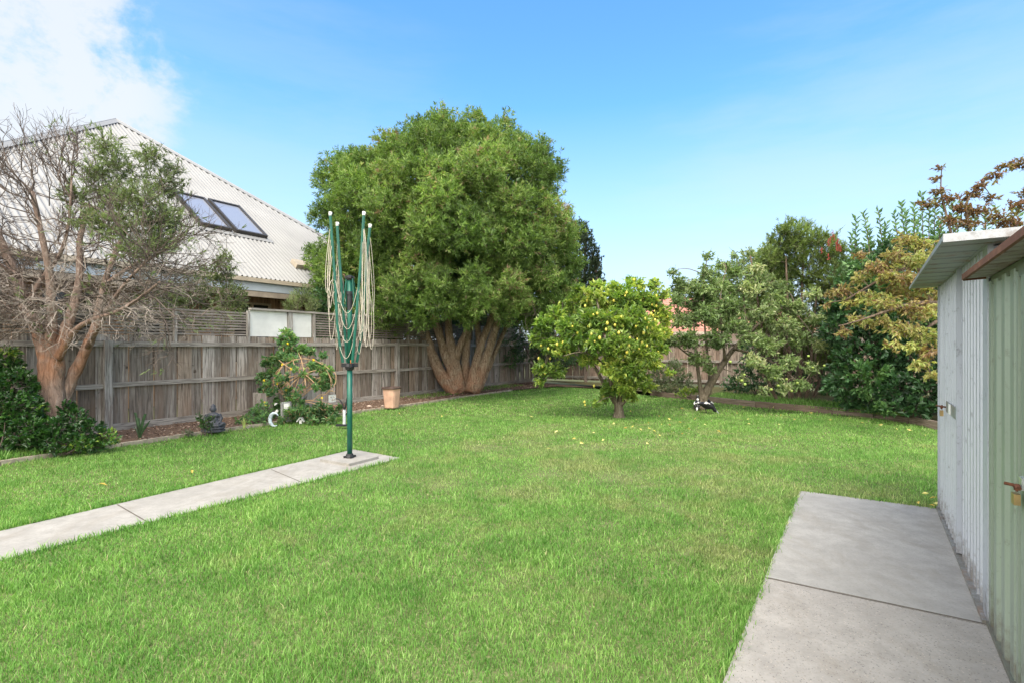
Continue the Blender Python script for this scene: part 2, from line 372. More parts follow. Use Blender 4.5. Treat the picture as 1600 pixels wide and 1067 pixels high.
# left path and the pad under the clothes hoist
pl = [G(0, 877)[:2] + (G(0, 877)[:2] - G(628, 716)[:2]) * 1.2, G(0, 877)[:2], G(628, 716)[:2], G(553, 702.5)[:2], G(0, 831)[:2], G(0, 831)[:2] + (G(0, 831)[:2] - G(553, 702.5)[:2]) * 1.2]
path_poly = np.array(pl)
g = MB(); g.poly(pl, -.06, .012); tag(g.build('path', M['conc'], org=(0, 0, 0)), kind='structure')
jt = MB()
def joint(a, b, wd=.012, z=.0135):
    a = np.array(a[:2]); b = np.array(b[:2]); d = nz(b - a); n_ = np.array([-d[1], d[0]]) * wd / 2
    jt.add([(*(a - n_), z), (*(b - n_), z), (*(b + n_), z), (*(a + n_), z)], [[0, 1, 2, 3]])
joint(G(183, 789.5), G(232, 818)); joint(G(424, 734.5), G(470, 754))
hp = np.array([-2.13, 6.72])
a1 = nz(np.array([.85, -.50])); a2 = np.array([.50, .85]); a2 = nz(a2)
g = MB(); pd = [hp + a1 * sx * .27 + a2 * sy * .25 for sx, sy in ((-1, -1), (1, -1), (1, 1), (-1, 1))]
g.poly(pd, .0, .045); tag(g.build('concrete_pad', M['conc'], org=(*hp, 0)), kind='structure')
# right path
A = G(1468, 797); B = G(1544.5, 980); Sd = nz(A - B); Mn = np.array([-Sd[1], Sd[0], 0]); Nin = -Mn
P1 = G(1250, 768); PB = G(1133, 1067); dl = nz(PB - P1)
jl = G(1195, 905)
far = [P1, jl, B + Nin * .25, A + Nin * .25 + Sd * .02]
near = [jl, jl + dl * 8, B - Sd * 6 + Nin * .3, B + Nin * .25]
rpath_poly = np.array([p[:2] for p in (P1, jl + dl * 8, B - Sd * 6 + Nin * .3, A + Nin * .3)])
def ccw(p):
    p = np.array([q[:2] for q in p]); a = np.sum(p[:, 0] * np.roll(p[:, 1], -1) - np.roll(p[:, 0], -1) * p[:, 1])
    return p if a > 0 else p[::-1]
gp = .006
g = MB(); g.poly(ccw(far), -.06, .016); tag(g.build('path', M['conc3'], org=(0, 0, 0)), kind='structure')
g = MB(); near2 = [p - np.array([dl[0], dl[1], 0]) * -gp if i in (0, 3) else p for i, p in enumerate(near)]
g.poly(ccw(near2), -.06, .015); tag(g.build('path', M['conc2'], org=(0, 0, 0)), kind='structure')
joint(jl + np.array([0, 0, 0]), B + Nin * .0, .016, .0175)
tag(jt.build('path_joint', M['joint'], org=(0, 0, 0)), kind='structure')

# ------------------------------------------------------------------ grass blades (one sheet of stuff)
def inpoly(P, poly):
    x, y = P[:, 0], P[:, 1]; inside = np.zeros(len(P), bool); n = len(poly); j = n - 1
    for i in range(n):
        xi, yi = poly[i]; xj, yj = poly[j]
        c = ((yi > y) != (yj > y)) & (x < (xj - xi) * (y - yi) / (yj - yi + 1e-12) + xi)
        inside ^= c; j = i
    return inside
def grow(n, poly, r): # shrink test by jitter
    return n
gm = MB()
def blades(P, z0, hmin, hmax, wd, vmin=0, vmax=1, lean=1.0, two=True):
    N = len(P)
    if N == 0: return
    h = rng.uniform(hmin, hmax, N) * (0.75 + .5 * rng.random(N) ** 2)
    a = rng.uniform(0, 2 * math.pi, N); ln = rng.uniform(.1, 1, N) * lean * h
    d = np.c_[np.cos(a), np.sin(a), np.zeros(N)]; sd = np.c_[-np.sin(a), np.cos(a), np.zeros(N)]
    a2_ = rng.uniform(-.9, .9, N); sd = sd * np.cos(a2_)[:, None] + d * np.sin(a2_)[:, None]
    b = np.c_[P, np.full(N, z0)]; var = np.clip(rng.normal(.48, .22, N), 0, .93); var[rng.random(N) < .014] = 1
    var = vmin + var * (vmax - vmin)
    w2 = (wd * rng.uniform(.7, 1.3, N) / 2)[:, None]
    if two:
        m = b + d * (ln * .35)[:, None] + np.array([0, 0, 1]) * (h * .6)[:, None]
        t = b + d * ln[:, None] + np.array([0, 0, 1]) * h[:, None]
        v = np.stack([b - sd * w2, b + sd * w2, m + sd * w2 * .8, m - sd * w2 * .8, t], 1)
        o = (np.arange(N) * 5)[:, None]
        gm.add(v.reshape(-1, 3), [o + [0, 1, 2, 3], o + [3, 2, 4]], np.repeat(var, 5))
    else:
        t = b + d * ln[:, None] + np.array([0, 0, 1]) * h[:, None]
        v = np.stack([b - sd * w2, b + sd * w2, t], 1); o = (np.arange(N) * 3)[:, None]
        gm.add(v.reshape(-1, 3), [o + [0, 1, 2]], np.repeat(var, 3))
def scatter(y0, y1, dens, poly, xs=1.18):
    area = (y1 - y0) * 2 * (y1 * xs + .8); N = int(area * dens)
    P = np.c_[rng.uniform(-(y1 * xs + .8), y1 * xs + .8, N), rng.uniform(y0, y1, N)]
    P = P[np.abs(P[:, 0]) < P[:, 1] * xs + .8]
    P = P[inpoly(P, poly)]
    jit = P + rng.normal(0, .012, P.shape)
    return P[~inpoly(jit, path_poly) & ~inpoly(jit, rpath_poly)]
HM = [(1.2, 3.2, 13000, .022, .042, .0036, True), (3.2, 5, 8500, .022, .042, .0048, True), (5, 7.5, 4300, .022, .042, .0075, False),
      (7.5, 11, 2200, .022, .042, .012, False), (11, 22, 850, .025, .045, .019, False)]
WORN = [(*G(x, y)[:2], q) for x, y, q in ((1030, 790, .16), (1010, 760, .12), (1060, 800, .10), (860, 665, .35), (820, 690, .22), (1000, 690, .4), (930, 700, .3), (760, 700, .3), (860, 740, .25), (960, 745, .3), (110, 752, .12), (870, 1045, .05), (885, 1025, .04), (620, 810, .10), (600, 800, .06), (500, 880, .05), (5, 935, .08), (700, 850, .05), (1100, 740, .2), (950, 820, .1), (780, 790, .12), (690, 760, .15), (1180, 700, .3), (560, 900, .05))]
for y0, y1, de, h0, h1, wd, two in HM:
    P = scatter(y0, y1, de, lawn_poly)
    # tufts: vary height with low-frequency waves
    k = np.sin(P[:, 0] * 3.1 + np.sin(P[:, 1] * 2.3) * 1.7) * np.sin(P[:, 1] * 3.7 + np.sin(P[:, 0] * 2.9) * 1.3)
    hi = (k + rng.normal(0, .35, len(P))) > .25
    worn = np.zeros(len(P), bool)
    for (wx, wy, wr) in WORN: worn |= (np.hypot((P[:, 0] - wx) * 1.0, (P[:, 1] - wy) * 1.3) + rng.normal(0, wr * .35, len(P))) < wr
    drop = worn & (rng.random(len(P)) < .55)
    a_ = hi & ~worn; b_ = ~hi & ~worn; w3 = worn & ~drop
    blades(P[a_], 0, h0 * 1.1, h1 * 1.35, wd, two=two); blades(P[b_], 0, h0 * .6, h1 * .8, wd, two=two); blades(P[w3], 0, h0 * .5, h1 * .6, wd, vmin=.35, vmax=1.0, two=two)
# longer fringe along path and bed edges
def fringe(poly_pts, n_per_m, zz, h0, h1, wd, off=.02, sig=.025, lean=.9):
    for a, b in zip(poly_pts[:-1], poly_pts[1:]):
        a = np.array(a[:2]); b = np.array(b[:2]); L = np.linalg.norm(b - a); N = int(L * n_per_m)
        t = rng.random(N)[:, None]; d = nz(b - a); nn = np.array([-d[1], d[0]])
        P = a + (b - a) * t + nn * (off + np.abs(rng.normal(0, sig, N)))[:, None]
        P = P[(P[:, 1] > .8)]; blades(P, zz, h0, h1, wd, lean=lean)
fringe([pl[2], pl[1]], 260, 0, .04, .075, .006, off=.0); fringe([pl[3], pl[2]], 260, 0, .05, .08, .006, off=-.02); 
fringe([pl[4], pl[3]], 260, 0, .05, .085, .007, off=.0)
fringe([P1, jl + dl * 3], 260, 0, .04, .07, .005, off=-.03); fringe([A, P1], 280, 0, .05, .08, .006, off=-.02)
for a, b in zip(left_edge[1:-1], left_edge[2:]): fringe([a, b], 90, 0, .03, .07, .009, off=-.05, sig=.03)
blades(np.array([left_edge[1][:2] + (left_edge[3][:2] - left_edge[1][:2]) * t + NRM * rng.uniform(.05, .5) for t in rng.random(2600)]), BZ, .05, .13, .008)
P = np.array([(back_edge[2] + (back_edge[6] - back_edge[2]) * t)[:2] + np.array([.6, .8]) * rng.uniform(.1, 1.8) for t in rng.random(5000)])
blades(P, BZ2, .05, .12, .014, two=False)
P = np.array([FL(rng.uniform(8.3, 14), -rng.uniform(.05, .9))[:2] for _ in range(2200)])
P = P[~inpoly(P, lawn_poly)]; blades(P, BZ, .03, .09, .012, two=False)
tag(gm.build('grass', M['grass'], org=(0, 0, 0)), 'short bright green lawn grass', None, kind='stuff')
# mulch chips
mc = MB(); N = 9000
P = np.array([FL(t, -o)[:2] for t, o in zip(rng.uniform(-1, 15, N), rng.uniform(.0, 1.9, N))]); P = P[inpoly(P, np.array(bed_l))]
N = len(P); a = rng.uniform(0, 6.28, N); d = np.c_[np.cos(a), np.sin(a), rng.normal(0, .25, N)]
mc.leaves(np.c_[P, np.full(N, BZ + .008) + rng.random(N) * .015], d, rng.uniform(.02, .06, N), rng.uniform(.012, .025, N), rng.random(N), fold=0, droop=0)
g = G_('mulch chips'); mm = g.pr(g.ramp(g.var(), [(0, (.09, .055, .04)), (.5, (.21, .135, .10)), (.85, (.34, .25, .19)), (1, (.46, .39, .31))]), .9, 0, .1)
tag(mc.build('mulch', mm, org=(0, 0, BZ)), 'red brown bark chips on the left bed', None, kind='stuff')

# ------------------------------------------------------------------ fences
def axes(u3): u3 = np.array(u3, float); return np.array([u3, np.cross([0, 0, 1], u3), [0, 0, 1.]])
U3 = np.array([U[0], U[1], 0]); AX = axes(U3)                      # rows: along, outward normal, up
def paling_row(mb, start, ax, t0, t1, z0, z1, wmin=.13, wmax=.26, off=0):
    t = t0; k = 0
    while t < t1:
        wd = rng.uniform(wmin, wmax); zt = z1 + rng.normal(0, .006); o = off + (.022 if k % 2 else 0) + rng.normal(0, .004)
        th = rng.normal(0, .004)
        ax2 = np.array([ax[0] * math.cos(th) + ax[2] * math.sin(th), ax[1], ax[2]])
        c = start + ax[0] * (t + wd / 2) + ax[1] * (o + .007) + np.array([0, 0, (z0 + zt) / 2])
        mb.box(c, wd - rng.uniform(.004, .012), .014, zt - z0, ax2, rng.random())
        t += wd; k += 1
PT = 1.80
root = thing('paling_fence', FL(5), 'long grey weathered timber paling fence with rails along the left side', 'fence')
F0 = np.array([P0[0], P0[1], 0])
g = MB(); paling_row(g, F0, AX, -4.5, corner_t, .13, 1.70, off=.03); g.build('palings', M['paling'], root)
for z, h, d in ((1.545, .085, .055), (.83, .08, .05)):
    t = -4.5
    for t2 in (1.33, 4.80, 8.24, 11.7, corner_t):
        g = MB(); zz = z + rng.normal(0, .006)
        g.box(F0 + U3 * (t + t2) / 2 + AX[1] * .0 + [0, 0, zz], t2 - t - .12, d, h, AX, rng.random()); g.build('rail', M['rail'], root); t = t2
t = -4.5
for t2 in (1.33, 4.80, 8.24, 11.7, corner_t):
    g = MB(); g.box(F0 + U3 * (t + t2) / 2 + AX[1] * .012 + [0, 0, .105], t2 - t - .12, .03, .13, AX, rng.random()); g.build('plinth_board', M['rail'], root); t = t2
for t in (-2.1, 1.33, 4.80, 8.24, 11.7):
    g = MB(); g.box(F0 + U3 * t + AX[1] * -.012 + [0, 0, .80], .115, .10, 1.60, AX, rng.random()); g.build('post', M['post'], root)
# slatted screen on top of the fence
root = thing('slatted_screen', FL(4, .06, 1.70), 'thin grey horizontal slat screen with two whitewashed panels above the paling fence', 'screen')
def slat_panel(t0, t1, z0=1.705, z1=2.225, n=9):
    g = MB(); p = (z1 - z0) / n
    for i in range(n):
        c = F0 + U3 * (t0 + t1) / 2 + AX[1] * .07 + [0, 0, z0 + p * (i + .5) + rng.normal(0, .002)]
        g.box(c, t1 - t0, .014, p * .62, AX, rng.random())
    g.box(F0 + U3 * (t0 + t1) / 2 + AX[1] * .095 + [0, 0, (z0 + z1) / 2], .04, .03, z1 - z0, AX, .2)
    g.build('slat_panel', M['slat'], root)
scr = [-4.4, -2.6, -.8, .85, 2.42, 3.86]
for a, b in zip(scr[:-1], scr[1:]): slat_panel(a + .03, b - .03)
for t in scr:
    g = MB(); g.box(F0 + U3 * t + AX[1] * .055 + [0, 0, 1.90], .055, .06, .70, AX, rng.random()); g.build('screen_post', M['post'], root)
for a, b in ((3.90, 4.80), (4.92, 5.45)):
    g = MB(); g.box(F0 + U3 * (a + b) / 2 + AX[1] * .09 + [0, 0, 1.99], b - a, .02, .56, AX, .5); g.build('white_panel', M['panel'], root)
g = MB(); g.box(F0 + U3 * 4.86 + AX[1] * .06 + [0, 0, 1.98], .11, .07, .58, AX, .8); g.build('screen_post', M['post'], root)
g = MB(); g.box(F0 + U3 * 6.3 + AX[1] * .06 + [0, 0, 2.295], 4.8, .12, .045, AX, .6); g.build('capping_rail', M['rail'], root)
scr2 = [5.50, 7.1, 8.75, 10.4, 12.0, 13.6, 15.3]
for a, b in zip(scr2[:-1], scr2[1:]): slat_panel(a + .03, b - .03, 1.72, 2.26 if a < 8.7 else 2.22)
for t in scr2:
    g = MB(); g.box(F0 + U3 * t + AX[1] * .055 + [0, 0, 1.93], .06, .06, .66, AX, rng.random()); g.build('screen_post', M['post'], root)
# back fence
BX = axes(BV)
root = thing('paling_fence', CRN + BV * 6, 'brown timber paling fence across the back of the yard below the red roof', 'fence')
g = MB(); paling_row(g, CRN, BX, 0, 22, .18, 1.92, off=.03); g.build('palings', M['backfence'], root)
t = 0
for t2 in (2.4, 4.9, 7.4, 9.9, 12.4, 14.9, 17.4, 19.9, 22):
    for z in (1.62, .98, .3):
        g = MB(); g.box(CRN + BV * (t + t2) / 2 - BX[1] * .01 + [0, 0, z], t2 - t - .11, .05, .085, BX, rng.random()); g.build('rail', M['rail'], root)
    g = MB(); g.box(CRN + BV * t2 - BX[1] * .02 + [0, 0, .85], .10, .09, 1.7, BX, rng.random()); g.build('post', M['backfence'], root)
    t = t2
# timber and concrete edging of the beds
def edging(name, pts, wd, z1, mat, label, cat, n_in):
    root = thing(name, (*np.array(pts[0])[:2], 0), label, cat)
    for a, b in zip(pts[:-1], pts[1:]):
        a = np.array([*a[:2], 0]); b = np.array([*b[:2], 0]); d = nz(b - a); L = np.linalg.norm(b - a); ax = axes(d)
        k = max(1, int(round(L / 1.5)))
        for i in range(k):
            c = a + d * L * (i + .5) / k + ax[1] * n_in
            g = MB(); g.box(c + [0, 0, z1 / 2 - .03 + rng.normal(0, .003)], L / k - .012, wd, z1 + .06, ax, rng.random()); g.build('edging_length', mat, root)
edging('bed_edging', left_edge[:-1], .07, .065, M['edging'], 'low pale edging strip between lawn and left garden bed', 'edging', .035)
edging('sleeper_edging', back_edge[1:8], .09, .15, M['sleeper'], 'raised brown timber sleeper edge of the back garden bed', 'edging', .045)

# ------------------------------------------------------------------ neighbour's house on the left
D_E = 3.0
def EL(t, off=0., z=3.38): return FL(t, D_E + off, z)
zE = 3.39
tR, tL = 13.5, -2.4
tA = (tR + tL) / 2 + .12; AP = EL(tA, 8.15, 9.55)
CR, CL = EL(tR, 0, zE), EL(tL, 0, zE)
root = thing('house', EL(5, 4, 0), "neighbour's timber house with a big white corrugated hip roof behind the left fence", 'house')
def corr_face(c0, c1, apex, pitch=.14, amp=.034, lift=.0):
    """one triangular corrugated face between two eave corners and the apex"""
    e = nz(c1 - c0); L = np.linalg.norm(c1 - c0); ta = np.dot(apex - c0, e); foot = c0 + e * ta
    up = apex - foot; H = np.linalg.norm(up); up = up / H; nn = np.cross(e, up)
    if nn[2] < 0: nn = -nn
    n = int(L / pitch * 4); s = np.linspace(0, L, n + 1)
    top = np.where(s < ta, s / ta, (L - s) / (L - ta)) * H
    wv = np.sin(s / pitch * 2 * math.pi) * amp
    rows = [c0 + e * s[:, None] + up * (top * k)[:, None] + nn * (wv + lift)[:, None] for k in (0, .25, .5, .75, 1)]
    return np.stack(rows, 0), e, up, nn, H
M['roofwhite'] = plain('white painted roof steel', (.262, .26, .255), .5, 0, 1.2, .08, spec=.35)
FP = corr_face(CL, CR, AP)
e_, up_, nn_, H_ = FP[1:]
g = MB(); g.grid(FP[0], flip=True)
bl = CL + NRM3 * 16.3 if False else CL + np.array([NRM[0], NRM[1], 0]) * 16.3
br = CR + np.array([NRM[0], NRM[1], 0]) * 16.3
g.grid(corr_face(CR, br, AP, .12)[0]); g.grid(corr_face(bl, CL, AP, .12)[0]); g.grid(corr_face(br, bl, AP, .3)[0])
g.build('roof', M['roofwhite'], root, smooth=True)
# hip cappings with a shadow gap under them
def cap(a, b, name='ridge_capping'):
    d = nz(b - a); g = MB()
    for nn2 in (nn_, nz(np.cross(nz(b - a), np.array([0, 0, 1])))):
        pass
    side = nz(np.cross(d, nn_)); 
    if np.dot(side, U3 * (1 if a is CL_c else -1)) < 0: side = -side
    hgt = .035
    P = np.array([[p + nn_ * hgt, p + nn_ * (hgt + .004) + side * .17] for p in (a, b)]); 
    g.add([P[0][0] + nn_ * .03, P[0][1], P[1][1], P[1][0] + nn_ * .03, P[0][0] - side * .12 - np.array([0, 0, .06]), P[1][0] - side * .12 - np.array([0, 0, .06]),
           P[0][1] - nn_ * .012, P[1][1] - nn_ * .012],
          [[0, 1, 2, 3], [4, 0, 3, 5], [1, 6, 7, 2]])
    g.tube([a + nn_ * .045, b + nn_ * .045], .03, 6)
    g.build(name, M['roofwhite'], root)
CL_c = CL
cap(CL, AP); cap(CR, AP)
M['gutter'] = plain('beige gutter', (.42, .36, .28), .5, nscale=3, amt=.15)
M['fascia'] = plain('blue grey fascia', (.50, .56, .62), .6, nscale=3, amt=.08)
M['soffit'] = plain('soffit beam', (.40, .33, .26), .8, nscale=5, amt=.2)
M['darkfr'] = plain('dark skylight frame', (.045, .042, .04), .5)
gl = G_('skylight glass'); M['glass'] = gl.pr((.22, .24, .30), .22, 0, .8)
gl = G_('dark window glass'); M['dglass'] = gl.pr((.02, .018, .016), .08, 0, .7)
M['clad'] = woodmat('orange brown cladding', [(0, (.32, .19, .11)), (1, (.46, .29, .17))], st_amt=.4)
M['trim'] = plain('beige window trim', (.33, .26, .17), .7)
L_ = tR - tL
def rim(t0, t1, off, z0, z1, th, name, mat):
    g = MB(); g.box(EL((t0 + t1) / 2, off, (z0 + z1) / 2), t1 - t0, th, z1 - z0, AX, .5); g.build(name, mat, root)
rim(tL, tR, -.05, zE - .13, zE - .02, .13, 'gutter', M['gutter'])
rim(tL, tR, .04, zE - .36, zE - .135, .05, 'fascia', M['fascia'])
rim(tL, tR, .10, zE - .52, zE - .365, .12, 'soffit_beam', M['soffit'])
g = MB(); g.box(EL((tL + tR) / 2, .65, zE - .37), L_ - .4, 1.0, .03, AX, .5); g.build('soffit', M['soffit'], root)
# walls as vertical boards
g = MB()
def wallrow(a, b, z0, z1, ax, wd=.14):
    L = np.linalg.norm(b - a); n = int(L / wd)
    for i in range(n): g.box(a + (b - a) * (i + .5) / n + [0, 0, (z0 + z1) / 2] + ax[1] * (.008 if i % 2 else 0), L / n - .006, .04, z1 - z0, ax, rng.random())
z0w = 0
wa = EL(tL + .8, 1.0, 0); wb = EL(tR - .8, 1.0, 0)
wins = [(3.3, 4.6), (5.75, 6.95), (8.2, 9.2), (-.6, .9), (.95 + .6, 2.6)]
wt = lambda t: EL(t, 1.0, 0)
edges = sorted(wins); cur = tL + .8
for (x0, x1) in edges + [(tR - .8, None)]:
    wallrow(wt(cur), wt(x0), 0, zE - .4, AX)
    if x1 is None: break
    wallrow(wt(x0), wt(x1), 0, 1.0, AX); cur = x1
    gg = g; g = gg
    wallrow(wt(x0), wt(x1), 2.78, zE - .4, AX)
n3 = np.array([NRM[0], NRM[1], 0])
g.box(EL(tR - .8, 8, (zE - .4) / 2), .05, 14, zE - .4, AX, .4); g.box(EL(tL + .8, 8, (zE - .4) / 2), .05, 14, zE - .4, AX, .4); g.box(EL((tL + tR) / 2, 15, (zE - .4) / 2), L_ - 1.6, .05, zE - .4, AX, .4)
g.build('wall', M['clad'], root)
for x0, x1 in wins:
    f = MB(); c = wt((x0 + x1) / 2)
    for zz in (1.03, 2.75): f.box(c + [0, 0, zz] - AX[1] * .02, x1 - x0, .09, .06, AX)
    for tt in (x0 + .03, x1 - .03, (x0 + x1) / 2): f.box(wt(tt) + [0, 0, 1.89] - AX[1] * .02, .06, .088, 1.66, AX)
    wo_ = f.build('window', M['trim'], root)
    p = MB(); p.box(c + [0, 0, 1.89] + AX[1] * .02, x1 - x0, .015, 1.7, AX); p.build('pane', M['dglass'], wo_)
# skylights and the small roof vent
def roofpt(px, py):                   # a pixel of the photo on the plane of the front roof face
    d = W(px, py, 1.) - [0, 0, CAMH]; o = np.array([0, 0, CAMH]); k = np.dot(CL - o, nn_) / np.dot(d, nn_); return o + d * k
def skylight(q):
    P = [roofpt(*p) for p in q]; c = sum(P) / 4
    wd = abs(np.dot(P[1] - P[0], e_)) * .5 + abs(np.dot(P[2] - P[3], e_)) * .5; hh = abs(np.dot(P[3] - P[0], up_)) * .5 + abs(np.dot(P[2] - P[1], up_)) * .5
    ax = np.array([e_, up_, nn_]); f = MB(); T = .07
    for s_ in (-1, 1):
        f.box(c + up_ * s_ * (hh / 2 - T / 2) + nn_ * .07, wd, T, .13, ax); f.box(c + e_ * s_ * (wd / 2 - T / 2) + nn_ * .0695, T, hh - 2 * T, .13, ax)
    sk = f.build('skylight', M['darkfr'], root)
    p = MB(); p.box(c + nn_ * .075, wd - 2 * T, hh - 2 * T, .02, ax); p.build('pane', M['glass'], sk)
    for q_, h_ in ((-(hh / 2 + .12), .2), (hh / 2 + .1, .16)):
        f = MB(); f.box(c + up_ * q_ + nn_ * .024, wd + .25, h_, .012, ax); f.build('flashing', M['roofwhite'], sk)
skylight([(334, 319), (379, 327.5), (407, 371.5), (359, 365)]); skylight([(279, 307), (325.5, 315), (352, 362), (304, 353)])
c = roofpt(481, 419); g = MB(); g.box(c + nn_ * .07, 1.1, .34, .16, np.array([e_, up_, nn_])); g.build('roof_vent', M['gutter'], root)


# red tiled house behind the back fence
root = thing('house', W(1090, 540, 30) * [1, 1, 0], 'low house with a red tiled roof beyond the back fence', 'house')
tg = G_('red roof tiles'); p_ = tg.pos(); br_ = tg.n('ShaderNodeTexWave', {'Vector': tg.mapv(p_, (1, 1, 1)), 'Scale': 2.2, 'Distortion': .4}, bands_direction='Z')
nn1 = tg.noise(p_, 3, 4); cc = tg.ramp(nn1, [(.3, (.36, .15, .11)), (.7, (.50, .25, .19))]); cc = tg.mix(tg.ramp(br_.outputs['Fac'], [(.1, (.5, .5, .5)), (.4, (0, 0, 0))]), cc, (.16, .07, .05))
M['tiles'] = tg.pr(cc, .85, 0, .2)
M['cream'] = plain('cream render', (.55, .47, .38), .8, nscale=2, amt=.1)
g = MB(); h0, h1 = W(965, 0, 27), W(1215, 0, 27); zb = CAMH + (541 - 519) / 800 * 27; zt = CAMH + (541 - 466) / 800 * 32
x0, x1 = h0[0], h1[0]
V = [(x0 - .5, 27, zb), (x1 + 4, 27, zb), (x1 + .5, 32, zt), (x0 + 2.2, 32, zt), (x0 - .5, 38, zb), (x1 + 4, 38, zb)]
g.add(V, [[0, 1, 2, 3], [5, 4, 3, 2]]); g.add(V, [[4, 0, 3], [1, 5, 2]]); g.build('roof', M['tiles'], root)
g = MB(); g.box(np.array([(x0 + x1) / 2 + 1.75, 32.5, zb / 2 - .05]), x1 - x0 + 3.6, 9.6, zb - .1); g.build('wall', M['cream'], root)
g = MB(); g.box(np.array([(x0 + x1) / 2 + 1.75, 26.98, zb - .05]), x1 - x0 + 4.4, .1, .14); g.build('gutter', M['gutter'], root)

# ------------------------------------------------------------------ metal sheds
def metal(name, col, patch, rust=None, zr=None, rough=.42):
    g = G_(name); p = g.pos(); n1 = g.noise(g.mapv(p, (4, 4, .8)), 1.6, 6, .7); n2 = g.noise(p, 16, 6, .75)
    c = g.ramp(n1, [(.35, col), (.7, tuple(x * 1.12 for x in col))])
    c = g.mix(g.ramp(n2, [(.56, (0, 0, 0)), (.72, (.6, .6, .6))]), c, patch)
    zd = g.n('ShaderNodeSeparateXYZ', {0: p}).outputs['Z']; zm = g.n('ShaderNodeMapRange', {'Value': zd, 'From Min': .02, 'From Max': .30, 'To Min': .32, 'To Max': 0.}).outputs[0]
    dsum = g.n('ShaderNodeMath', {0: zm, 1: n2}, operation='ADD').outputs[0]
    c = g.mix(g.ramp(dsum, [(.58, (0, 0, 0)), (.85, (.75, .75, .75))]), c, (.13, .11, .085))
    if rust:
        n3 = g.noise(p, 5, 7, .75)
        c = g.mix(g.ramp(n3, [(.5, (0, 0, 0)), (.66, (.9, .9, .9))]), c, rust)
    rr = g.n('ShaderNodeMapRange', {'Value': n2, 'To Min': rough - .1, 'To Max': rough + .2}).outputs[0]
    m = g.pr(c, .5, .25, .5); m.node_tree.links.new(rr, [n for n in m.node_tree.nodes if n.type == 'BSDF_PRINCIPLED'][0].inputs['Roughness']); return m
M['silver'] = metal('weathered zinc sheet', (.40, .43, .48), (.25, .28, .33))
M['silver2'] = metal('dull zinc trim', (.27, .29, .29), (.17, .18, .18), (.22, .13, .08))
M['silver3'] = metal('dull zinc verge', (.34, .355, .37), (.22, .23, .24), (.2, .15, .12))
M['green'] = metal('pale green sheet', (.25, .30, .245), (.18, .22, .175))
M['greentrim'] = metal('pale green trim', (.15, .175, .14), (.10, .1, .08))
M['rust'] = metal('rusty roof trim', (.15, .065, .04), (.06, .03, .02), (.28, .13, .075), rough=.8)
M['rustdark'] = metal('rusty underside', (.26, .25, .22), (.15, .10, .07), (.16, .10, .07), rough=.7)
M['brass'] = plain('aged brass', (.42, .30, .14), .4, .8)
M['rusty'] = plain('rusty iron', (.14, .055, .03), .85, .2, 60, .5)
M['steel'] = plain('bright steel', (.62, .64, .66), .35, .8)
M['white'] = plain('white paint', (.75, .75, .73), .5)
def ribwall(mb, a, b, z0, z1, mo, pitch, rw, dep, base=0., kind='rib'):
    """ribbed sheet from a to b (ground points), standing out dep along mo"""
    e = nz(b - a); L = np.linalg.norm(b - a); s = []; o = []
    t = 0
    while t < L - 1e-6:
        if kind == 'rib': q = [(0, 0), (pitch - rw * 2, 0), (pitch - rw * 1.6, 1), (pitch - rw * .4, 1), (pitch, 0)]
        else: q = [(0, 0), (pitch * .30, 0), (pitch * .42, 1), (pitch * .8, 1), (pitch * .92, 0), (pitch, 0)]
        for x, h in q[:-1]:
            if t + x < L: s.append(t + x); o.append(h)
        t += pitch
    s.append(L); o.append(0); s = np.array(s); o = np.array(o) * dep + base
    pts = a + e * s[:, None] + mo * o[:, None]
    zz = (z0, (z0 + z1) / 2, z1)
    P = np.stack([np.c_[pts[:, :2], np.full(len(pts), z)] for z in zz], 0)
    mb.grid(P); back = P - mo * .03; mb.grid(back, flip=True)
m_ = Mn  # outwards, towards the lawn
ZS = 2.055
root = thing('metal_shed', A - Sd * 1.2 + Nin * .9, 'silver zinc garden shed with a flat overhanging roof at the end of the concrete', 'shed')
def SA(t, off=0., z=0.): return A - Sd * t + m_ * off + [0, 0, z]
LS = np.linalg.norm(A - B)
g = MB(); ribwall(g, SA(0), SA(.10), .03, ZS, m_, .05, .01, .008, -.008); ribwall(g, SA(1.345), SA(LS - .13), .03, ZS, m_, .115, .03, .024, -.024)
wdep = 1.7
ribwall(g, SA(0, -wdep), SA(0), .03, ZS - .02, Sd, .12, .02, .01); ribwall(g, SA(LS - .02), SA(LS - .02, -wdep), .03, ZS - .02, -Sd, .12, .02, .01); ribwall(g, SA(LS, -wdep), SA(0, -wdep), .03, ZS - .02, -m_, .12, .02, .01)
g.build('wall', M['silver'], root)
g = MB(); ribwall(g, SA(.06), SA(1.335), .05, ZS - .02, m_, .118, .03, .024, -.014)
g.box(SA(1.322, .004, (ZS) / 2 + .02), .035, .035, ZS - .06, axes(-Sd)); g.box(SA(.075, .004, ZS / 2 + .02), .03, .03, ZS - .06, axes(-Sd))
dr = g.build('door', M['silver'], root)
g = MB(); zz = CAMH - (636 - 541) / 800 * 4.05; 
g.box(SA(1.0, .016, 1.02), .60, .006, .085, axes(-Sd)); g.build('hasp_bar', M['silver2'], dr)
g = MB(); g.box(SA(.95, .022, 1.02), .10, .004, .075, axes(-Sd)); g.build('sticker', M['white'], dr)
g = MB(); g.box(SA(LS - .065, -.008, ZS / 2), .13, .024, ZS, axes(-Sd)); g.build('corner_trim', M['silver'], root)
g = MB(); g.box(SA(.01, -.002, ZS / 2), .03, .012, ZS, axes(-Sd)); g.build('corner_trim', M['silver'], root)
g = MB(); g.box(SA(LS / 2, .0, .026), LS, .05, .022, axes(-Sd)); g.build('bottom_rail', M['silver2'], root)
g = MB(); g.box(SA(LS / 2, -.006, ZS + .005), LS, .045, .04, axes(-Sd)); g.build('top_rail', M['silver2'], root)
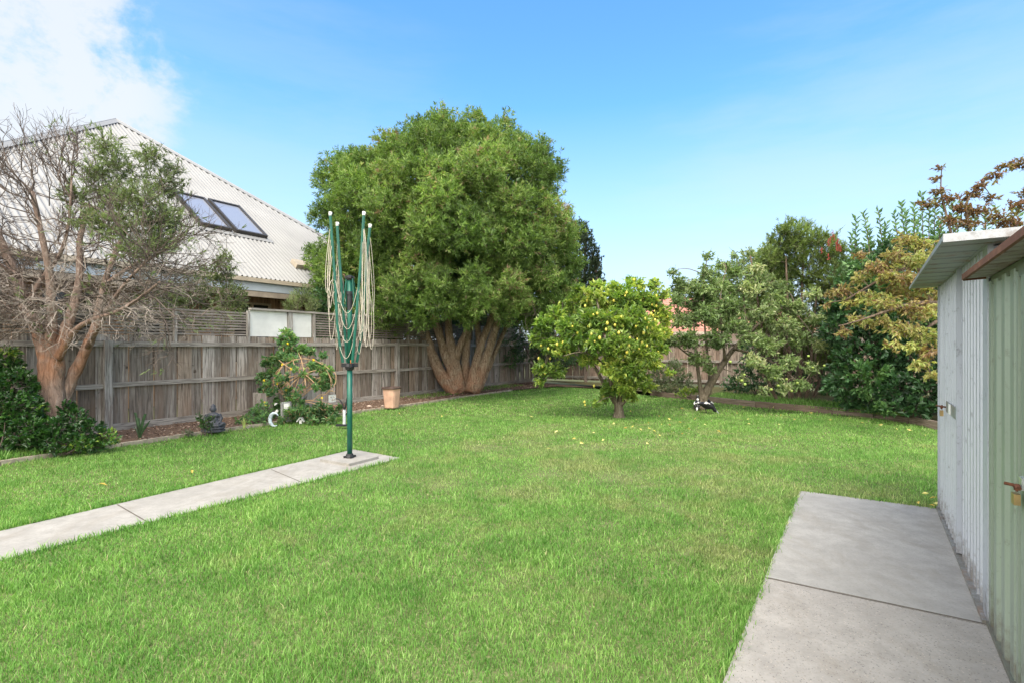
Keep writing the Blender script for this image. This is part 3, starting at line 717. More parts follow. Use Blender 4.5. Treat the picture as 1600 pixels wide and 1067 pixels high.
# roof: shallow ribbed sheet rising away from the door side
g = MB(); ov = .21; zr0 = 2.05
def RP(t, off, dz=0): return SA(t, off, zr0 + (ov - off) * .0 + dz)
n = 44; ts = np.linspace(-.08, LS + .30, n * 4 + 1); wv = np.where((np.arange(n * 4 + 1) % 16) < 2, .018, 0)
P = np.stack([np.array([RP(t, o, w_) for t, w_ in zip(ts, wv)]) for o in (ov, 0, -.6, -wdep - .1)], 0)
g.grid(P, flip=True); g.grid(P - [0, 0, .008]); g.build('roof', M['silver2'], root)
g = MB(); ax_ = axes(-Sd)
g.box((RP(-.08, ov) + RP(LS + .30, ov)) / 2 + [0, 0, -.002], LS + .40, .012, .026, ax_); 
g.build('roof_edge', M['silver2'], root)
g = MB(); e1, e2 = RP(LS + .31, ov + .004), RP(LS + .31, -wdep); ax2 = np.array([nz(e2 - e1), Sd, np.cross(nz(e2 - e1), Sd)])
if ax2[2][2] < 0: ax2[2] = -ax2[2]
g.box((e1 + e2) / 2 + [0, 0, -.004], np.linalg.norm(e2 - e1), .02, .042, ax2); g.build('roof_edge', M['silver3'], root)
# green shed
GS = B - Sd * .012
def SB(t, off=0., z=0.): return GS - Sd * t + m_ * off + [0, 0, z]
ZG = 1.84; LG = 2.3
root = thing('metal_shed', SB(1.1, -.9), 'pale green ribbed metal shed with a rust edged roof nearest the camera', 'shed')
g = MB(); ribwall(g, SB(.05), SB(.645), .03, ZG, m_, .19, .02, .02, -.02, kind='wide'); ribwall(g, SB(1.52), SB(LG), .03, ZG, m_, .19, .02, .02, -.02, kind='wide')
ribwall(g, SB(0, -1.6), SB(0), .03, ZG + .02, Sd, .1, .02, .01); ribwall(g, SB(LG), SB(LG, -1.6), .03, ZG + .02, -Sd, .1, .02, .01); ribwall(g, SB(LG, -1.6), SB(0, -1.6), .03, ZG + .02, -m_, .1, .02, .01)
g.box(SB(.025, -.01, ZG / 2), .05, .02, ZG, axes(-Sd)); g.build('wall', M['green'], root)
g = MB(); ribwall(g, SB(.68), SB(1.50), .05, ZG - .05, m_, .19, .02, .02, -.012, kind='wide'); g.box(SB(.69, -.002, ZG / 2), .03, .02, ZG - .09, axes(-Sd)); dr2 = g.build('door', M['green'], root)
g = MB(); g.box(SB(.66, -.012, ZG / 2), .026, .01, ZG - .05, axes(-Sd)); g.build('door_gap', M['darkfr'], root)
g = MB(); g.box(SB(.80, .012, .945), .05, .012, .05, axes(-Sd)); g.build('latch_plate', M['steel'], dr2)
g = MB(); g.box(SB(LG / 2, -.01, .026), LG, .04, .02, axes(-Sd)); g.build('bottom_rail', M['greentrim'], root)
g = MB(); g.box(SB(LG / 2, -.02, ZG + .005), LG, .03, .04, axes(-Sd)); g.box(SB(1.5, -.004, ZG - .025), 1.6, .02, .05, axes(-Sd)); g.build('top_rail', M['greentrim'], root)
og = .098; zg0 = 1.873
def RG(t, off, dz=0): return SB(t, off, zg0 + (og - off) * .05 + dz)
ts = np.linspace(-.04, LG + .1, 161); wv = np.where((np.arange(161) % 8) < 2, .015, 0)
P = np.stack([np.array([RG(t, o, w_) for t, w_ in zip(ts, wv)]) for o in (og, 0, -.6, -1.7)], 0)
g = MB(); g.grid(P, flip=True); g.grid(P - [0, 0, .008]); g.build('roof', M['rustdark'], root)
g = MB(); g.box((RG(-.04, og) + RG(LG + .1, og)) / 2 + [0, 0, .004], LG + .15, .014, .030, ax_)
g.build('roof_edge', M['rust'], root)
g = MB(); e1, e2 = RG(-.05, og), RG(-.05, -1.7); ax2 = np.array([nz(e2 - e1), Sd, np.cross(nz(e2 - e1), Sd)]); g.box((e1 + e2) / 2 + [0, 0, .0], np.linalg.norm(e2 - e1), .014, .03, ax2); g.build('roof_edge', M['rust'], root)
def padlock(p, label, s=1.0):
    ax = axes(-Sd); r = thing('padlock', p, label, 'padlock')
    g = MB(); g.box(p + [0, 0, -.025 * s], .042 * s, .018 * s, .038 * s, ax); g.build('lock_body', M['brass'], r)
    g = MB(); a = np.linspace(0, math.pi, 9); g.tube([p + ax[0] * math.cos(q) * .014 * s + np.array([0, 0, math.sin(q) * .018 * s + .003]) for q in a], .004 * s, 6); g.build('shackle', M['rusty'], r)
    g = MB(); g.tube([p + ax[0] * -.015 + np.array([0, 0, .018]), p + ax[0] * .03 + np.array([0, 0, .03]) + ax[1] * -.0, p + ax[0] * .05 + [0, 0, .022]], .008 * s, 6)
    g.tube([p + ax[1] * .03 + [0, 0, .02], p - ax[1] * .035 + [0, 0, .03]], .006 * s, 6); g.build('hasp_loop', M['rusty'], r)
padlock(SB(.80, .03, .91), 'brass padlock on a rusty hasp of the green shed door', 1.15)
padlock(SA(.62, .04, .985), 'small brass padlock on a rusty hasp of the silver shed door', 1.2)

# ------------------------------------------------------------------ foliage tools
def bez(p0, p3, bend=.15, n=6, sag=0.):
    p0 = np.array(p0, float); p3 = np.array(p3, float); L = np.linalg.norm(p3 - p0)
    off = rng.normal(0, bend * L, 3); t = np.linspace(0, 1, n)[:, None]
    return p0 + (p3 - p0) * t + off * (t * (1 - t)) * 1.6 + np.array([0, 0, sag]) * (t * (1 - t)) * 4
def sprays(lf, tw, tips, dirs, tl, nl, L, Wd, spread=.8, vlo=0, vhi=1, tr=.003, fold=.18, droop=.12, curl=.0, vv=None):
    """twigs ending at tips, leaves set round each twig"""
    N = len(tips)
    if N == 0: return
    dirs = nz(dirs); tl = (tl * rng.uniform(.6, 1.3, N))[:, None]; base = tips - dirs * tl
    if tw is not None: tw.segs(base, tips, tr, tr * .4, rng.random(N))
    t = rng.uniform(.15, 1.02, (N, nl, 1)); ph = rng.uniform(0, 6.28, (N, nl, 1))
    a = nz(np.cross(dirs, rng.normal(size=(N, 3)))); b = np.cross(dirs, a)
    sp = spread * rng.uniform(.5, 1.25, (N, nl, 1)) * (1.15 - .5 * t)
    d = dirs[:, None] * np.cos(sp) + (a[:, None] * np.cos(ph) + b[:, None] * np.sin(ph)) * np.sin(sp)
    d[..., 2] += curl
    pb = base[:, None] + dirs[:, None] * t * tl[:, None]
    tb = rng.normal(0, .16, (N, 1)) if vv is None else vv[:, None]
    var = np.clip(vlo + (vhi - vlo) * np.clip(.5 + tb + rng.normal(0, .14, (N, nl)), 0, 1), 0, 1)
    n = N * nl
    lf.leaves(pb.reshape(n, 3), d.reshape(n, 3), L * rng.uniform(.65, 1.25, n), Wd * rng.uniform(.75, 1.2, n), var.reshape(n), fold, droop)
def clump_tips(cl, per_m2, up=.35, inner=.55, cull=.8, jit=.35, zmin=None):
    """cl: list of (centre, rx, ry, rz). returns tips, outward dirs, clump idx"""
    T, D, I = [], [], []
    cs = np.array([c[0] for c in cl]); rs = np.array([[c[1], c[2], c[3]] for c in cl])
    for i in range(len(cl)):
        r = rs[i]; n = max(4, int(4 * math.pi * ((r[0] * r[1] + r[0] * r[2] + r[1] * r[2]) / 3) * per_m2))
        u = nz(rng.normal(size=(n, 3))); k = inner + (1 - inner) * rng.random(n) ** .45 + rng.normal(0, .05, n)
        p = cs[i] + u * r * k[:, None]
        keep = np.ones(n, bool)
        for j in range(len(cl)):
            if j != i:
                q = np.linalg.norm((p - cs[j]) / rs[j], axis=1); keep &= ~((q < cull) & (rng.random(n) < .85))
        if zmin is not None: keep &= p[:, 2] > zmin
        d = nz(u + rng.normal(0, jit, (n, 3)) + [0, 0, up])
        T.append(p[keep]); D.append(d[keep]); I.append(np.full(keep.sum(), i))
    return np.concatenate(T), np.concatenate(D), np.concatenate(I)
def px_path(pts, Y):                      # limbs traced as (px, py[, dy]) at a depth
    return np.array([W(p[0], p[1], Y + (p[2] if len(p) > 2 else 0)) for p in pts])
def smooth(P, k=3):
    P = np.asarray(P, float)
    for _ in range(k - 1):
        Q = np.repeat(P, 2, 0)[:-1]; Q[1::2] = (P[:-1] + P[1:]) / 2; Q[2:-1:2] = (Q[1:-2:2] + Q[3::2]) / 4 + Q[2:-1:2] / 2; P = Q
    return P
def limb(mb, P, r0, r1, n=8, rough=.0, var=None, flare=0.):
    P = smooth(P, 3); m = len(P); t = np.linspace(0, 1, m); r = r0 + (r1 - r0) * t ** .8
    if flare: r = r * (1 + flare * np.exp(-t * 9))
    if rough: r = r * (1 + rng.normal(0, rough, m)); P = P + rng.normal(0, rough * r0 * .5, P.shape) * (t[:, None] > 0)
    mb.tube(P, r, n, var); return P
def twigtree(mb, p, d, L, r, depth, spread=.5, up=.1, kids=3, tips=None, wig=.25, shrink=.72):
    """small recursive branching"""
    d = nz(d); q = p + d * L * .5 + rng.normal(0, wig * L * .25, 3); e = p + d * L + rng.normal(0, wig * L * .3, 3)
    mb.segs([p, q], [q, e], [r, r * .85], [r * .85, r * .68], rng.random())
    if depth == 0:
        if tips is not None: tips.append((e, nz(e - q)))
        return
    for k in range(kids):
        s_ = q if k == 0 and kids > 2 else e
        nd = nz(nz(e - q) + rng.normal(0, spread, 3) + [0, 0, up]); twigtree(mb, s_, nd, L * shrink * rng.uniform(.75, 1.2), r * .66, depth - 1, spread, up, kids, tips, wig, shrink)

# leaf colours (real albedo)
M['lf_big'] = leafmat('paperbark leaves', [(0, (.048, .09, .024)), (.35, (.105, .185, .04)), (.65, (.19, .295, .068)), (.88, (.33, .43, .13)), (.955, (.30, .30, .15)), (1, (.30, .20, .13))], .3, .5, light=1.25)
M['lf_left'] = leafmat('bottlebrush leaves', [(0, (.07, .10, .04)), (.5, (.15, .20, .085)), (1, (.26, .31, .16))], .3)
M['lf_bush'] = leafmat('glossy dark leaves', [(0, (.010, .035, .010)), (.5, (.025, .075, .016)), (.85, (.06, .15, .025)), (1, (.22, .30, .05))], .22, .3, .6)
M['lf_lemon'] = leafmat('lemon leaves', [(0, (.06, .12, .025)), (.4, (.15, .25, .045)), (.75, (.31, .39, .08)), (1, (.52, .53, .14))], .35, .38, .5)
M['lf_apple'] = leafmat('apple leaves', [(0, (.08, .13, .045)), (.5, (.18, .26, .10)), (.8, (.31, .38, .18)), (1, (.46, .46, .27))], .3, .5)
M['lf_needle'] = leafmat('fine needle leaves', [(0, (.06, .09, .025)), (.5, (.13, .19, .045)), (1, (.23, .30, .09))], .3, .55)
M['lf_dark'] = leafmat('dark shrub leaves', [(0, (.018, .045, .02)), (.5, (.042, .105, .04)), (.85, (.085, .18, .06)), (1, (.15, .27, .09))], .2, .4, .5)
M['lf_laurel'] = leafmat('laurel leaves', [(0, (.05, .10, .04)), (.5, (.11, .20, .08)), (1, (.22, .33, .15))], .3, .45)
M['lf_plum'] = leafmat('bronze plum leaves', [(0, (.17, .09, .05)), (.25, (.26, .18, .08)), (.55, (.33, .31, .11)), (.8, (.27, .34, .10)), (1, (.46, .44, .17))], .35, .45)
M['lf_bronze'] = leafmat('bronze upper leaves', [(0, (.12, .055, .035)), (.5, (.20, .11, .055)), (.8, (.20, .19, .07)), (1, (.28, .27, .10))], .3, .45)
M['lf_pitt'] = leafmat('pale shrub leaves', [(0, (.05, .07, .03)), (.5, (.13, .17, .075)), (1, (.28, .31, .17))], .3, .4)
M['lf_vine'] = leafmat('soft vine leaves', [(0, (.035, .085, .035)), (.5, (.085, .18, .07)), (.85, (.16, .28, .10)), (1, (.25, .36, .12))], .35, .55)
M['lf_conifer'] = leafmat('dark conifer leaves', [(0, (.015, .03, .014)), (1, (.05, .085, .035))], .15, .6)
M['lf_sage'] = leafmat('grey green leaves', [(0, (.06, .085, .045)), (1, (.19, .235, .13))], .25, .55)
def cones(poly, n, rmin, Yc, ry, back=.3, seed=1, w_=None):
    """clump centres filling a pixel outline; depth follows a dome"""
    r2 = np.random.default_rng(seed); poly = np.array(poly, float); lo, hi = poly.min(0), poly.max(0); c = (lo + hi) / 2; h = (hi - lo) / 2
    out = []; tries = 0
    while len(out) < n and tries < 20000:
        tries += 1; p = lo + (hi - lo) * r2.random(2)
        if not inpoly(p[None], poly)[0]: continue
        if any(np.hypot(*(p - q[:2])) < rmin for q in out if q[2] < 9): continue
        rho = min(1, np.hypot(*((p - c) / h))); d = math.sqrt(max(0, 1 - rho ** 2))
        s_ = -1 if r2.random() > back else 1
        out.append((p[0], p[1], s_ * d * ry * r2.uniform(.55, 1.0)))
    return [W(q[0], q[1], Yc + q[2]) for q in out]

# ------------------------------------------------------------------ big multi-stemmed tree
root = thing('paperbark_tree', W(722, 613, 15.9), 'huge rounded tree with many splayed orange brown trunks against the left fence', 'tree')
Yb = 15.9
base = lambda px, dy=0: G(px, 0, 0) if False else np.array([(px - 800) / F * (Yb + dy), Yb + dy, .02])
trk = [([(716, 612), (690, 592), (678, 560), (662, 515), (650, 470, .3), (620, 400, .5), (590, 340, .8)], .25),
       ([(719, 613), (706, 580), (695, 550), (681, 506), (672, 470), (665, 400, -.6), (660, 320, -1.)], .21),
       ([(717, 610), (712, 565), (703, 535), (700, 500), (700, 450, .5), (705, 360, .6), (700, 270, .5)], .20),
       ([(712, 560), (722, 530), (735, 505), (745, 480), (760, 420, -.8), (770, 350, -1.2)], .12),
       ([(727, 612, .2), (727, 575, .2), (728, 545, .2), (734, 500, .3), (745, 470, .4), (750, 380, 1.), (745, 290, 1.3)], .18),
       ([(738, 611), (755, 575), (768, 535), (782, 490), (795, 465), (825, 410, .2), (845, 350, .6)], .20),
       ([(742, 610, .3), (748, 575, .3), (750, 540, .3), (745, 500, .4), (742, 470, .5), (780, 400, 1.6), (800, 320, 2.)], .15),
       ([(735, 612, -.1), (742, 570), (752, 535), (768, 500), (776, 470, -.2), (800, 420, -1.), (815, 360, -1.6)], .17),
       ([(715, 608, .1), (683, 580, .2), (668, 550, .3), (660, 520, .4), (640, 470, .6), (600, 420, 1.4), (560, 380, 2.)], .15),
       ([(748, 606, .3), (765, 570, .5), (785, 525, .6), (800, 490, .8), (850, 440, 1.3)], .11)]
g = MB(); ends = []
for P, r in trk:
    Q = limb(g, px_path(P, Yb), r * .92, .045, 14, .07, rng.random(), .4); ends += [Q[-1], Q[-5], Q[-9]]
gb = g
outline = [(503, 470), (497, 440), (508, 380), (506, 330), (515, 285), (535, 255), (575, 245), (592, 240), (600, 215), (640, 200), (690, 192), (740, 190), (790, 203), (820, 218), (845, 228), (862, 250), (865, 295), (885, 345), (893, 385), (898, 440), (885, 475), (850, 490), (790, 480), (700, 485), (650, 470), (610, 480), (560, 480), (520, 475)]
cc = cones([tuple(np.array([703, 350]) + (np.array(q) - [703, 350]) * .86) for q in outline], 105, 20, Yb - .2, 3.5, .3, 5)
cl = [(c, *(rng.uniform(.38, .78) * np.array([1.15, 1.1, .8]))) for c in cc]
# crown edge clumps keep the silhouette close and uneven
oc = np.array(outline, float); 
for i in range(len(oc)):
    for k in (0, .5):
        p = oc[i] * (1 - k) + oc[(i + 1) % len(oc)] * k; p = p + (np.array([700, 345]) - p) * rng.uniform(.06, .17); 
        cl.append((W(p[0], p[1] , Yb + rng.uniform(-1.3, 1.3)), .42, .5, .34))
for q in ((585, 470, -1.5), (640, 475, -2.6), (700, 470, -3.0), (745, 470, -2.8), (560, 485, -1.2), (800, 470, -2.0), (850, 475, -.8), (600, 505, -1.0), (860, 500, 0.3), (530, 440, -1)):
    cl.append((W(q[0], q[1], Yb + q[2]), .6, .6, .38))
for q in ((506, 285, .4), (520, 262, .3), (545, 252, .2), (570, 258, .1), (590, 265, -.3), (500, 340, .3), (498, 400, 0), (505, 450, -.6), (845, 232, .2), (868, 265, .3), (690, 192, 0), (742, 188, 0), (650, 205, .3), (790, 200, .3), (890, 360, 0), (898, 410, -.2), (892, 460, -.2), (520, 420, -1.5), (540, 480, -1.2), (620, 450, -2.8), (680, 440, -3.4), (740, 440, -3.4), (800, 440, -2.8), (850, 430, -1.8), (600, 490, -1.8), (660, 492, -2.6), (730, 488, -2.4), (790, 490, -2.), (870, 480, -1.), (835, 500, -.6), (860, 505, .2), (820, 490, .5), (880, 495, .4), (845, 515, 1.0), (890, 450, .5)):
    cl.append((W(q[0], q[1], Yb + q[2]), rng.uniform(.3, .45), .4, rng.uniform(.3, .42)))
for c in cl[:60]:
    e = min(ends, key=lambda e: np.linalg.norm(e - c[0])); 
    gb.tube(bez(e, c[0], .12, 6), np.linspace(.045, .012, 6), 5, rng.random())
gb.build('trunk', M['bark_big'], root, smooth=True)
T, D, I = clump_tips(cl, 62, up=.45, inner=.5, cull=.72, jit=.5)
vb = rng.normal(0, .12, len(cl))[I] + rng.normal(0, .12, len(I)) + np.where(rng.random(len(I)) < .05, .35, 0)
T = T + rng.normal(0, .085, T.shape) + np.array([0, 0, 1.]) * (rng.random(len(T)) ** 6 * .22)[:, None]
lf, tw = MB(), MB(); sprays(lf, tw, T, D, .20, 13, .125, .027, 1.15, vv=vb, curl=.08)
# loose interior leafage so that the crown is not hollow
n = 9000; ci = rng.integers(0, len(cc), n); pin = np.array([cl[i][0] for i in ci]); cen = W(700, 360, Yb); pin = pin + (cen - pin) * rng.uniform(.08, .5, (n, 1)) + rng.normal(0, .2, (n, 3))
pin = pin[pin[:, 2] > 2.6]; n = len(pin)
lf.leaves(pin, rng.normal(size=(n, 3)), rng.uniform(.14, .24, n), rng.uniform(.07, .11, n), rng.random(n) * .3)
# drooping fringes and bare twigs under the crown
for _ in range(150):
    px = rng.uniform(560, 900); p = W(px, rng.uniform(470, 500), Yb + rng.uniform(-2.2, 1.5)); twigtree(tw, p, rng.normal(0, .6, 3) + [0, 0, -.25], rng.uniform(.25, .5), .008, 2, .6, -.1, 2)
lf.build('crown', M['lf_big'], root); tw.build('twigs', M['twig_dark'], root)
print('big tree leaves', lf.n // 4)

# ------------------------------------------------------------------ half-bare tree at the left
Yl = 7.35
root = thing('bottlebrush_tree', W(70, 690, Yl), 'half bare twisted tree with flaky orange and pink bark at the left fence', 'tree')
limbs = [([(78, 700), (78, 650), (74, 600), (72, 560), (62, 520, .05), (42, 480, .1), (25, 435, .1), (8, 390, .1), (-20, 330, .1)], .17, .05),
         ([(80, 690), (84, 640), (82, 590), (80, 555), (80, 510), (82, 470), (76, 420, -.1), (64, 360, -.2), (50, 300, -.3)], .16, .028),
         ([(82, 690), (88, 640), (86, 590), (92, 548), (105, 510, .1), (120, 470, .2), (126, 420, .3), (122, 370, .4), (142, 320, .5)], .15, .03),
         ([(84, 690, .1), (95, 635, .1), (112, 590, .15), (135, 545, .2), (152, 500, .25), (160, 450, .3), (178, 400, .4), (200, 350, .5)], .125, .03),
         ([(90, 560, -.1), (102, 535, -.15), (122, 510, -.3), (148, 498, -.4), (180, 490, -.5), (215, 470, -.6), (250, 440, -.7)], .07, .015),
         ([(62, 520), (48, 500, -.2), (25, 495, -.3), (5, 470, -.4), (-30, 440, -.4)], .05, .015),
         ([(42, 480, .1), (60, 440, .2), (98, 400, .2), (110, 340, .1), (112, 280, .1)], .05, .015),
         ([(135, 545, .2), (160, 500, -.1), (185, 455, -.3), (212, 425, -.4), (238, 400, -.5)], .05, .012),
         ([(160, 450, .3), (190, 425, .3), (220, 410, .3), (248, 378, .3)], .045, .012),
         ([(25, 435), (10, 420, -.3), (-20, 400, -.4), (-60, 380, -.4)], .04, .012)]
g = MB(); nodes = []
for P, a, b in limbs:
    Q = limb(g, px_path(P, Yl), a * .82, b * .85, 12, .06, rng.random(), .25 if a > .1 else 0); nodes.append(Q)
g.build('trunk', M['bark_left'], root, smooth=True)
tp, td = MB(), MB(); tips = []
def ctr_dir(p, cpx=125, cpy=390): c = W(cpx, cpy, Yl); return nz(p - c)
for Q in nodes:
    for p in Q[int(len(Q) * .45):]:
        if p[2] > 2.0:
            for _ in range(1 if rng.random() < .45 else 2): twigtree(td, p, ctr_dir(p) * .8 + rng.normal(0, .6, 3) + [0, 0, .45], rng.uniform(.28, .5), .012, 4, .42, .14, 2 if rng.random() < .5 else 3, tips, .3, .74)
for _ in range(7):
    p = W(rng.uniform(-20, 110), rng.uniform(250, 330), Yl + rng.uniform(-.4, .4)); twigtree(td, p, np.array([rng.normal(0, .25), rng.normal(0, .25), 1]), rng.uniform(.3, .42), .009, 3, .3, .25, 3, None, .3, .78)
# pale, dry, drooping tangle low in the crown
for _ in range(105):
    p = W(rng.uniform(-40, 250), rng.uniform(415, 500), Yl + rng.uniform(-.8, .6)); d = ctr_dir(p, 110, 470) * [1.1, 1, .4] + rng.normal(0, .5, 3) + [.25, 0, -.12]
    twigtree(tp, p, d, rng.uniform(.16, .36), .0065, 3, .62, -.03, 3, None, .6, .72)
td.build('branches', M['twig_dark'], root); tp.build('dead_twigs', M['twig_pale'], root)
cl = [(W(x, y, Yl + dy), r, r * .9, r * .75) for x, y, dy, r in ((165, 225, 0, .30), (195, 260, .2, .36), (235, 245, 0, .28), (260, 290, .1, .34), (215, 310, -.4, .40), (175, 300, .3, .34), (150, 270, .2, .28), (240, 340, -.2, .42), (262, 345, 0, .28), (255, 375, -.2, .26), (190, 350, -.3, .38), (115, 300, .3, .24), (140, 340, -.4, .30), (240, 385, .3, .28), (205, 390, -.4, .25), (270, 265, .2, .20))]
T, D, I = clump_tips(cl, 78, up=.35, inner=.15, cull=.5, jit=.5)
lf, tw = MB(), MB(); sprays(lf, tw, T, D, .22, 12, .075, .012, .6, tr=.0035)
sel = [(e, d) for e, d in tips if rng.random() < .1 and e[0] > W(90, 0, Yl)[0]]
if sel: sprays(lf, None, np.array([s_[0] for s_ in sel]), np.array([s_[1] for s_ in sel]), .12, 7, .07, .012, .6)
lf.build('foliage', M['lf_left'], root); tw.build('leafy_twigs', M['twig_dark'], root)
print('left tree', lf.n // 4, 'twig verts', td.n, tp.n)

# ------------------------------------------------------------------ shrubs by the left fence
def shrub(name, label, cat, base, cl, per, tl, nl, L, Wd, mat, up=.35, spread=.8, stems=8, inner=.45, cull=.75, barkm='twig_dark', sr=.012, jit=.4, group=None, leafname='foliage', zmin=None, curl=0.):
    root = thing(name, base, label, cat, group)
    T, D, I = clump_tips(cl, per, up, inner, cull, jit, zmin)
    lf, tw = MB(), MB(); vb = rng.normal(0, .13, len(cl))[I] + rng.normal(0, .12, len(I))
    sprays(lf, tw, T, D, tl, nl, L, Wd, spread, vv=vb, curl=curl)
    for i in range(stems):
        c = cl[rng.integers(len(cl))]; e = c[0] + rng.normal(0, .3, 3) * c[1]; b = np.array(base) + [rng.normal(0, .05), rng.normal(0, .05), 0]
        tw.tube(bez(b, e, .1, 6), np.linspace(sr, sr * .35, 6), 5, rng.random())
    lf.build(leafname, M[mat], root); tw.build('stems', M[barkm], root); return root
Ys = 7.0
cl = [(W(x, y, Ys + dy), r, r * .8, r * .85) for x, y, dy, r in ((5, 575, .25, .26), (25, 600, .1, .28), (-30, 600, .1, .40), (20, 640, -.1, .34), (-30, 660, -.1, .4), (50, 640, .1, .22), (35, 675, -.2, .28), (5, 690, -.15, .25), (48, 605, .25, .15), (15, 555, .3, .14))]
shrub('bush', 'tall dark glossy bush at the left edge beside the twisted trunk', 'bush', W(0, 715, 6.75), cl, 170, .12, 8, .062, .036, 'lf_bush', zmin=.06)
cl = [(W(x, y, Ys + .15 + dy), r, r * .8, r * .8) for x, y, dy, r in ((85, 668, -.2, .20), (115, 658, 0, .24), (140, 672, -.05, .22), (165, 683, 0, .16), (90, 690, -.25, .22), (125, 692, -.15, .18), (60, 690, -.25, .2), (105, 640, .2, .15), (150, 695, -.05, .12))]
shrub('bush', 'low spreading dark green bush at the foot of the twisted trunk', 'bush', W(110, 706, 7.05), cl, 190, .10, 8, .055, .032, 'lf_bush', zmin=.06)
# shrub beyond the side fence
Yp = 11.3
cl = [(W(x, y, Yp + dy), r, r * .8, r * .85) for x, y, dy, r in ((300, 455, 0, .42), (340, 450, .2, .46), (365, 462, 0, .34), (270, 470, .1, .4), (350, 420, .1, .28), (325, 430, 0, .34), (355, 400, .1, .17), (235, 475, .2, .4), (375, 480, 0, .2), (345, 410, -.1, .2), (300, 490, 0, .5), (350, 495, 0, .45))]
shrub('bush', 'pale green bushy shrub growing above the slat screen in front of the white roof', 'bush', W(330, 0, Yp) * [1, 1, 0], cl, 100, .18, 9, .055, .028, 'lf_pitt', up=.8, inner=.5)
cl = [(W(x, y, 14.2), .22, .2, .25) for x, y in ((465, 470), (475, 460), (455, 480), (488, 478))]
shrub('bush', 'thin green reedy plant behind the screen beside the brown house wall', 'bush', W(468, 0, 14.2) * [1, 1, 0], cl, 70, .3, 7, .16, .012, 'lf_left', up=1.2, stems=5)

# ------------------------------------------------------------------ lemon tree
Yn = 10.8
bs = G(966, 652); root = thing('lemon_tree', bs, 'bright green lemon tree laden with yellow fruit standing on the lawn', 'tree')
def L3(x, y, dy=0): return W(x, y, Yn + dy)
g = MB(); lp = [([(967, 653), (967, 640), (965, 628)], .115, .085), ([(965, 632), (955, 620), (943, 600, .1), (930, 570, .2), (900, 545, .1), (865, 530, 0)], .06, .015),
      ([(967, 632), (972, 610), (975, 580), (970, 540, .3), (975, 480, .4)], .06, .015), ([(969, 633), (985, 615), (1003, 595, -.1), (1015, 560, -.2), (1020, 500, 0)], .055, .012),
      ([(963, 632), (955, 600, -.2), (945, 560, -.4), (940, 500, -.4), (930, 460, -.2)], .05, .012), ([(966, 630), (970, 600, .5), (985, 560, .8), (1000, 520, .8)], .045, .012),
      ([(945, 570, -.3), (915, 545, -.6), (880, 556, -.8)], .02, .008)]
ends = []
for P, a, b in lp: Q = limb(g, px_path(P, Yn), a, b, 9, .05, rng.random(), .35 if a > .1 else 0); ends += list(Q[len(Q) // 2:])
cl = [(L3(x, y, dy), r, r, r * .8) for x, y, dy, r in (
    (850, 505, 0, .24), (840, 530, .1, .20), (870, 490, .1, .26), (860, 540, -.1, .24), (880, 545, -.3, .26), (850, 575, 0, .22), (870, 580, -.2, .20), (845, 595, .0, .12), (890, 510, -.4, .28),
    (900, 475, .1, .28), (925, 465, -.1, .28), (945, 470, .3, .30), (920, 500, -.5, .30), (955, 500, -.6, .32), (900, 530, -.5, .28), (935, 535, -.8, .30), (970, 540, -.8, .32), (990, 500, -.6, .34),
    (975, 465, .1, .30), (1000, 470, .2, .28), (1020, 470, 0, .22), (1030, 490, 0, .24), (1015, 520, -.4, .30), (1035, 520, .1, .20), (1005, 555, -.6, .28), (1020, 565, -.2, .24), (985, 575, -.7, .26), (955, 575, -.6, .26), (975, 600, -.4, .26), (1000, 590, -.3, .24), (955, 605, -.1, .20), (945, 620, -.1, .12), (985, 615, -.1, .18),
    (1010, 600, .1, .2), (995, 445, .2, .17), (1025, 445, .1, .17), (1040, 460, .1, .14), (985, 440, .3, .12), (1040, 500, .2, .15), (905, 450, .2, .15), (935, 445, .2, .14), (1035, 545, 0, .16), (1045, 580, -.1, .10), (960, 450, .3, .2),
    (920, 560, -.3, .22), (935, 505, .7, .4), (985, 500, .9, .45), (1010, 540, .8, .4), (900, 520, .6, .35), (960, 560, .6, .35), (975, 480, .8, .4), (930, 630, -.5, .07))]
for c in cl: 
    e = min(ends, key=lambda e: np.linalg.norm(e - c[0])); g.tube(bez(e, c[0], .15, 6, .05), np.linspace(.014, .005, 6), 5, rng.random())
g.build('trunk', M['bark_apple'], root, smooth=True)
T, D, I = clump_tips(cl, 95, up=.25, inner=.25, cull=.62, jit=.55)
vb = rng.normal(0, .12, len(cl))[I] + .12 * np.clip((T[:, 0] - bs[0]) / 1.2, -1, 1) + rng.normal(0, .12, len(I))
lf, tw = MB(), MB(); sprays(lf, tw, T, D, .17, 8, .10, .05, .85, vv=vb, tr=.003, droop=.2)
lf.build('crown', M['lf_lemon'], root); tw.build('twigs', M['twig_dark'], root)
lg = G_('lemon skin'); M['lemon'] = lg.pr(lg.ramp(lg.noise(lg.pos(), 9, 3), [(.3, (.52, .43, .05)), (.7, (.64, .57, .12))]), .4, 0, .4)
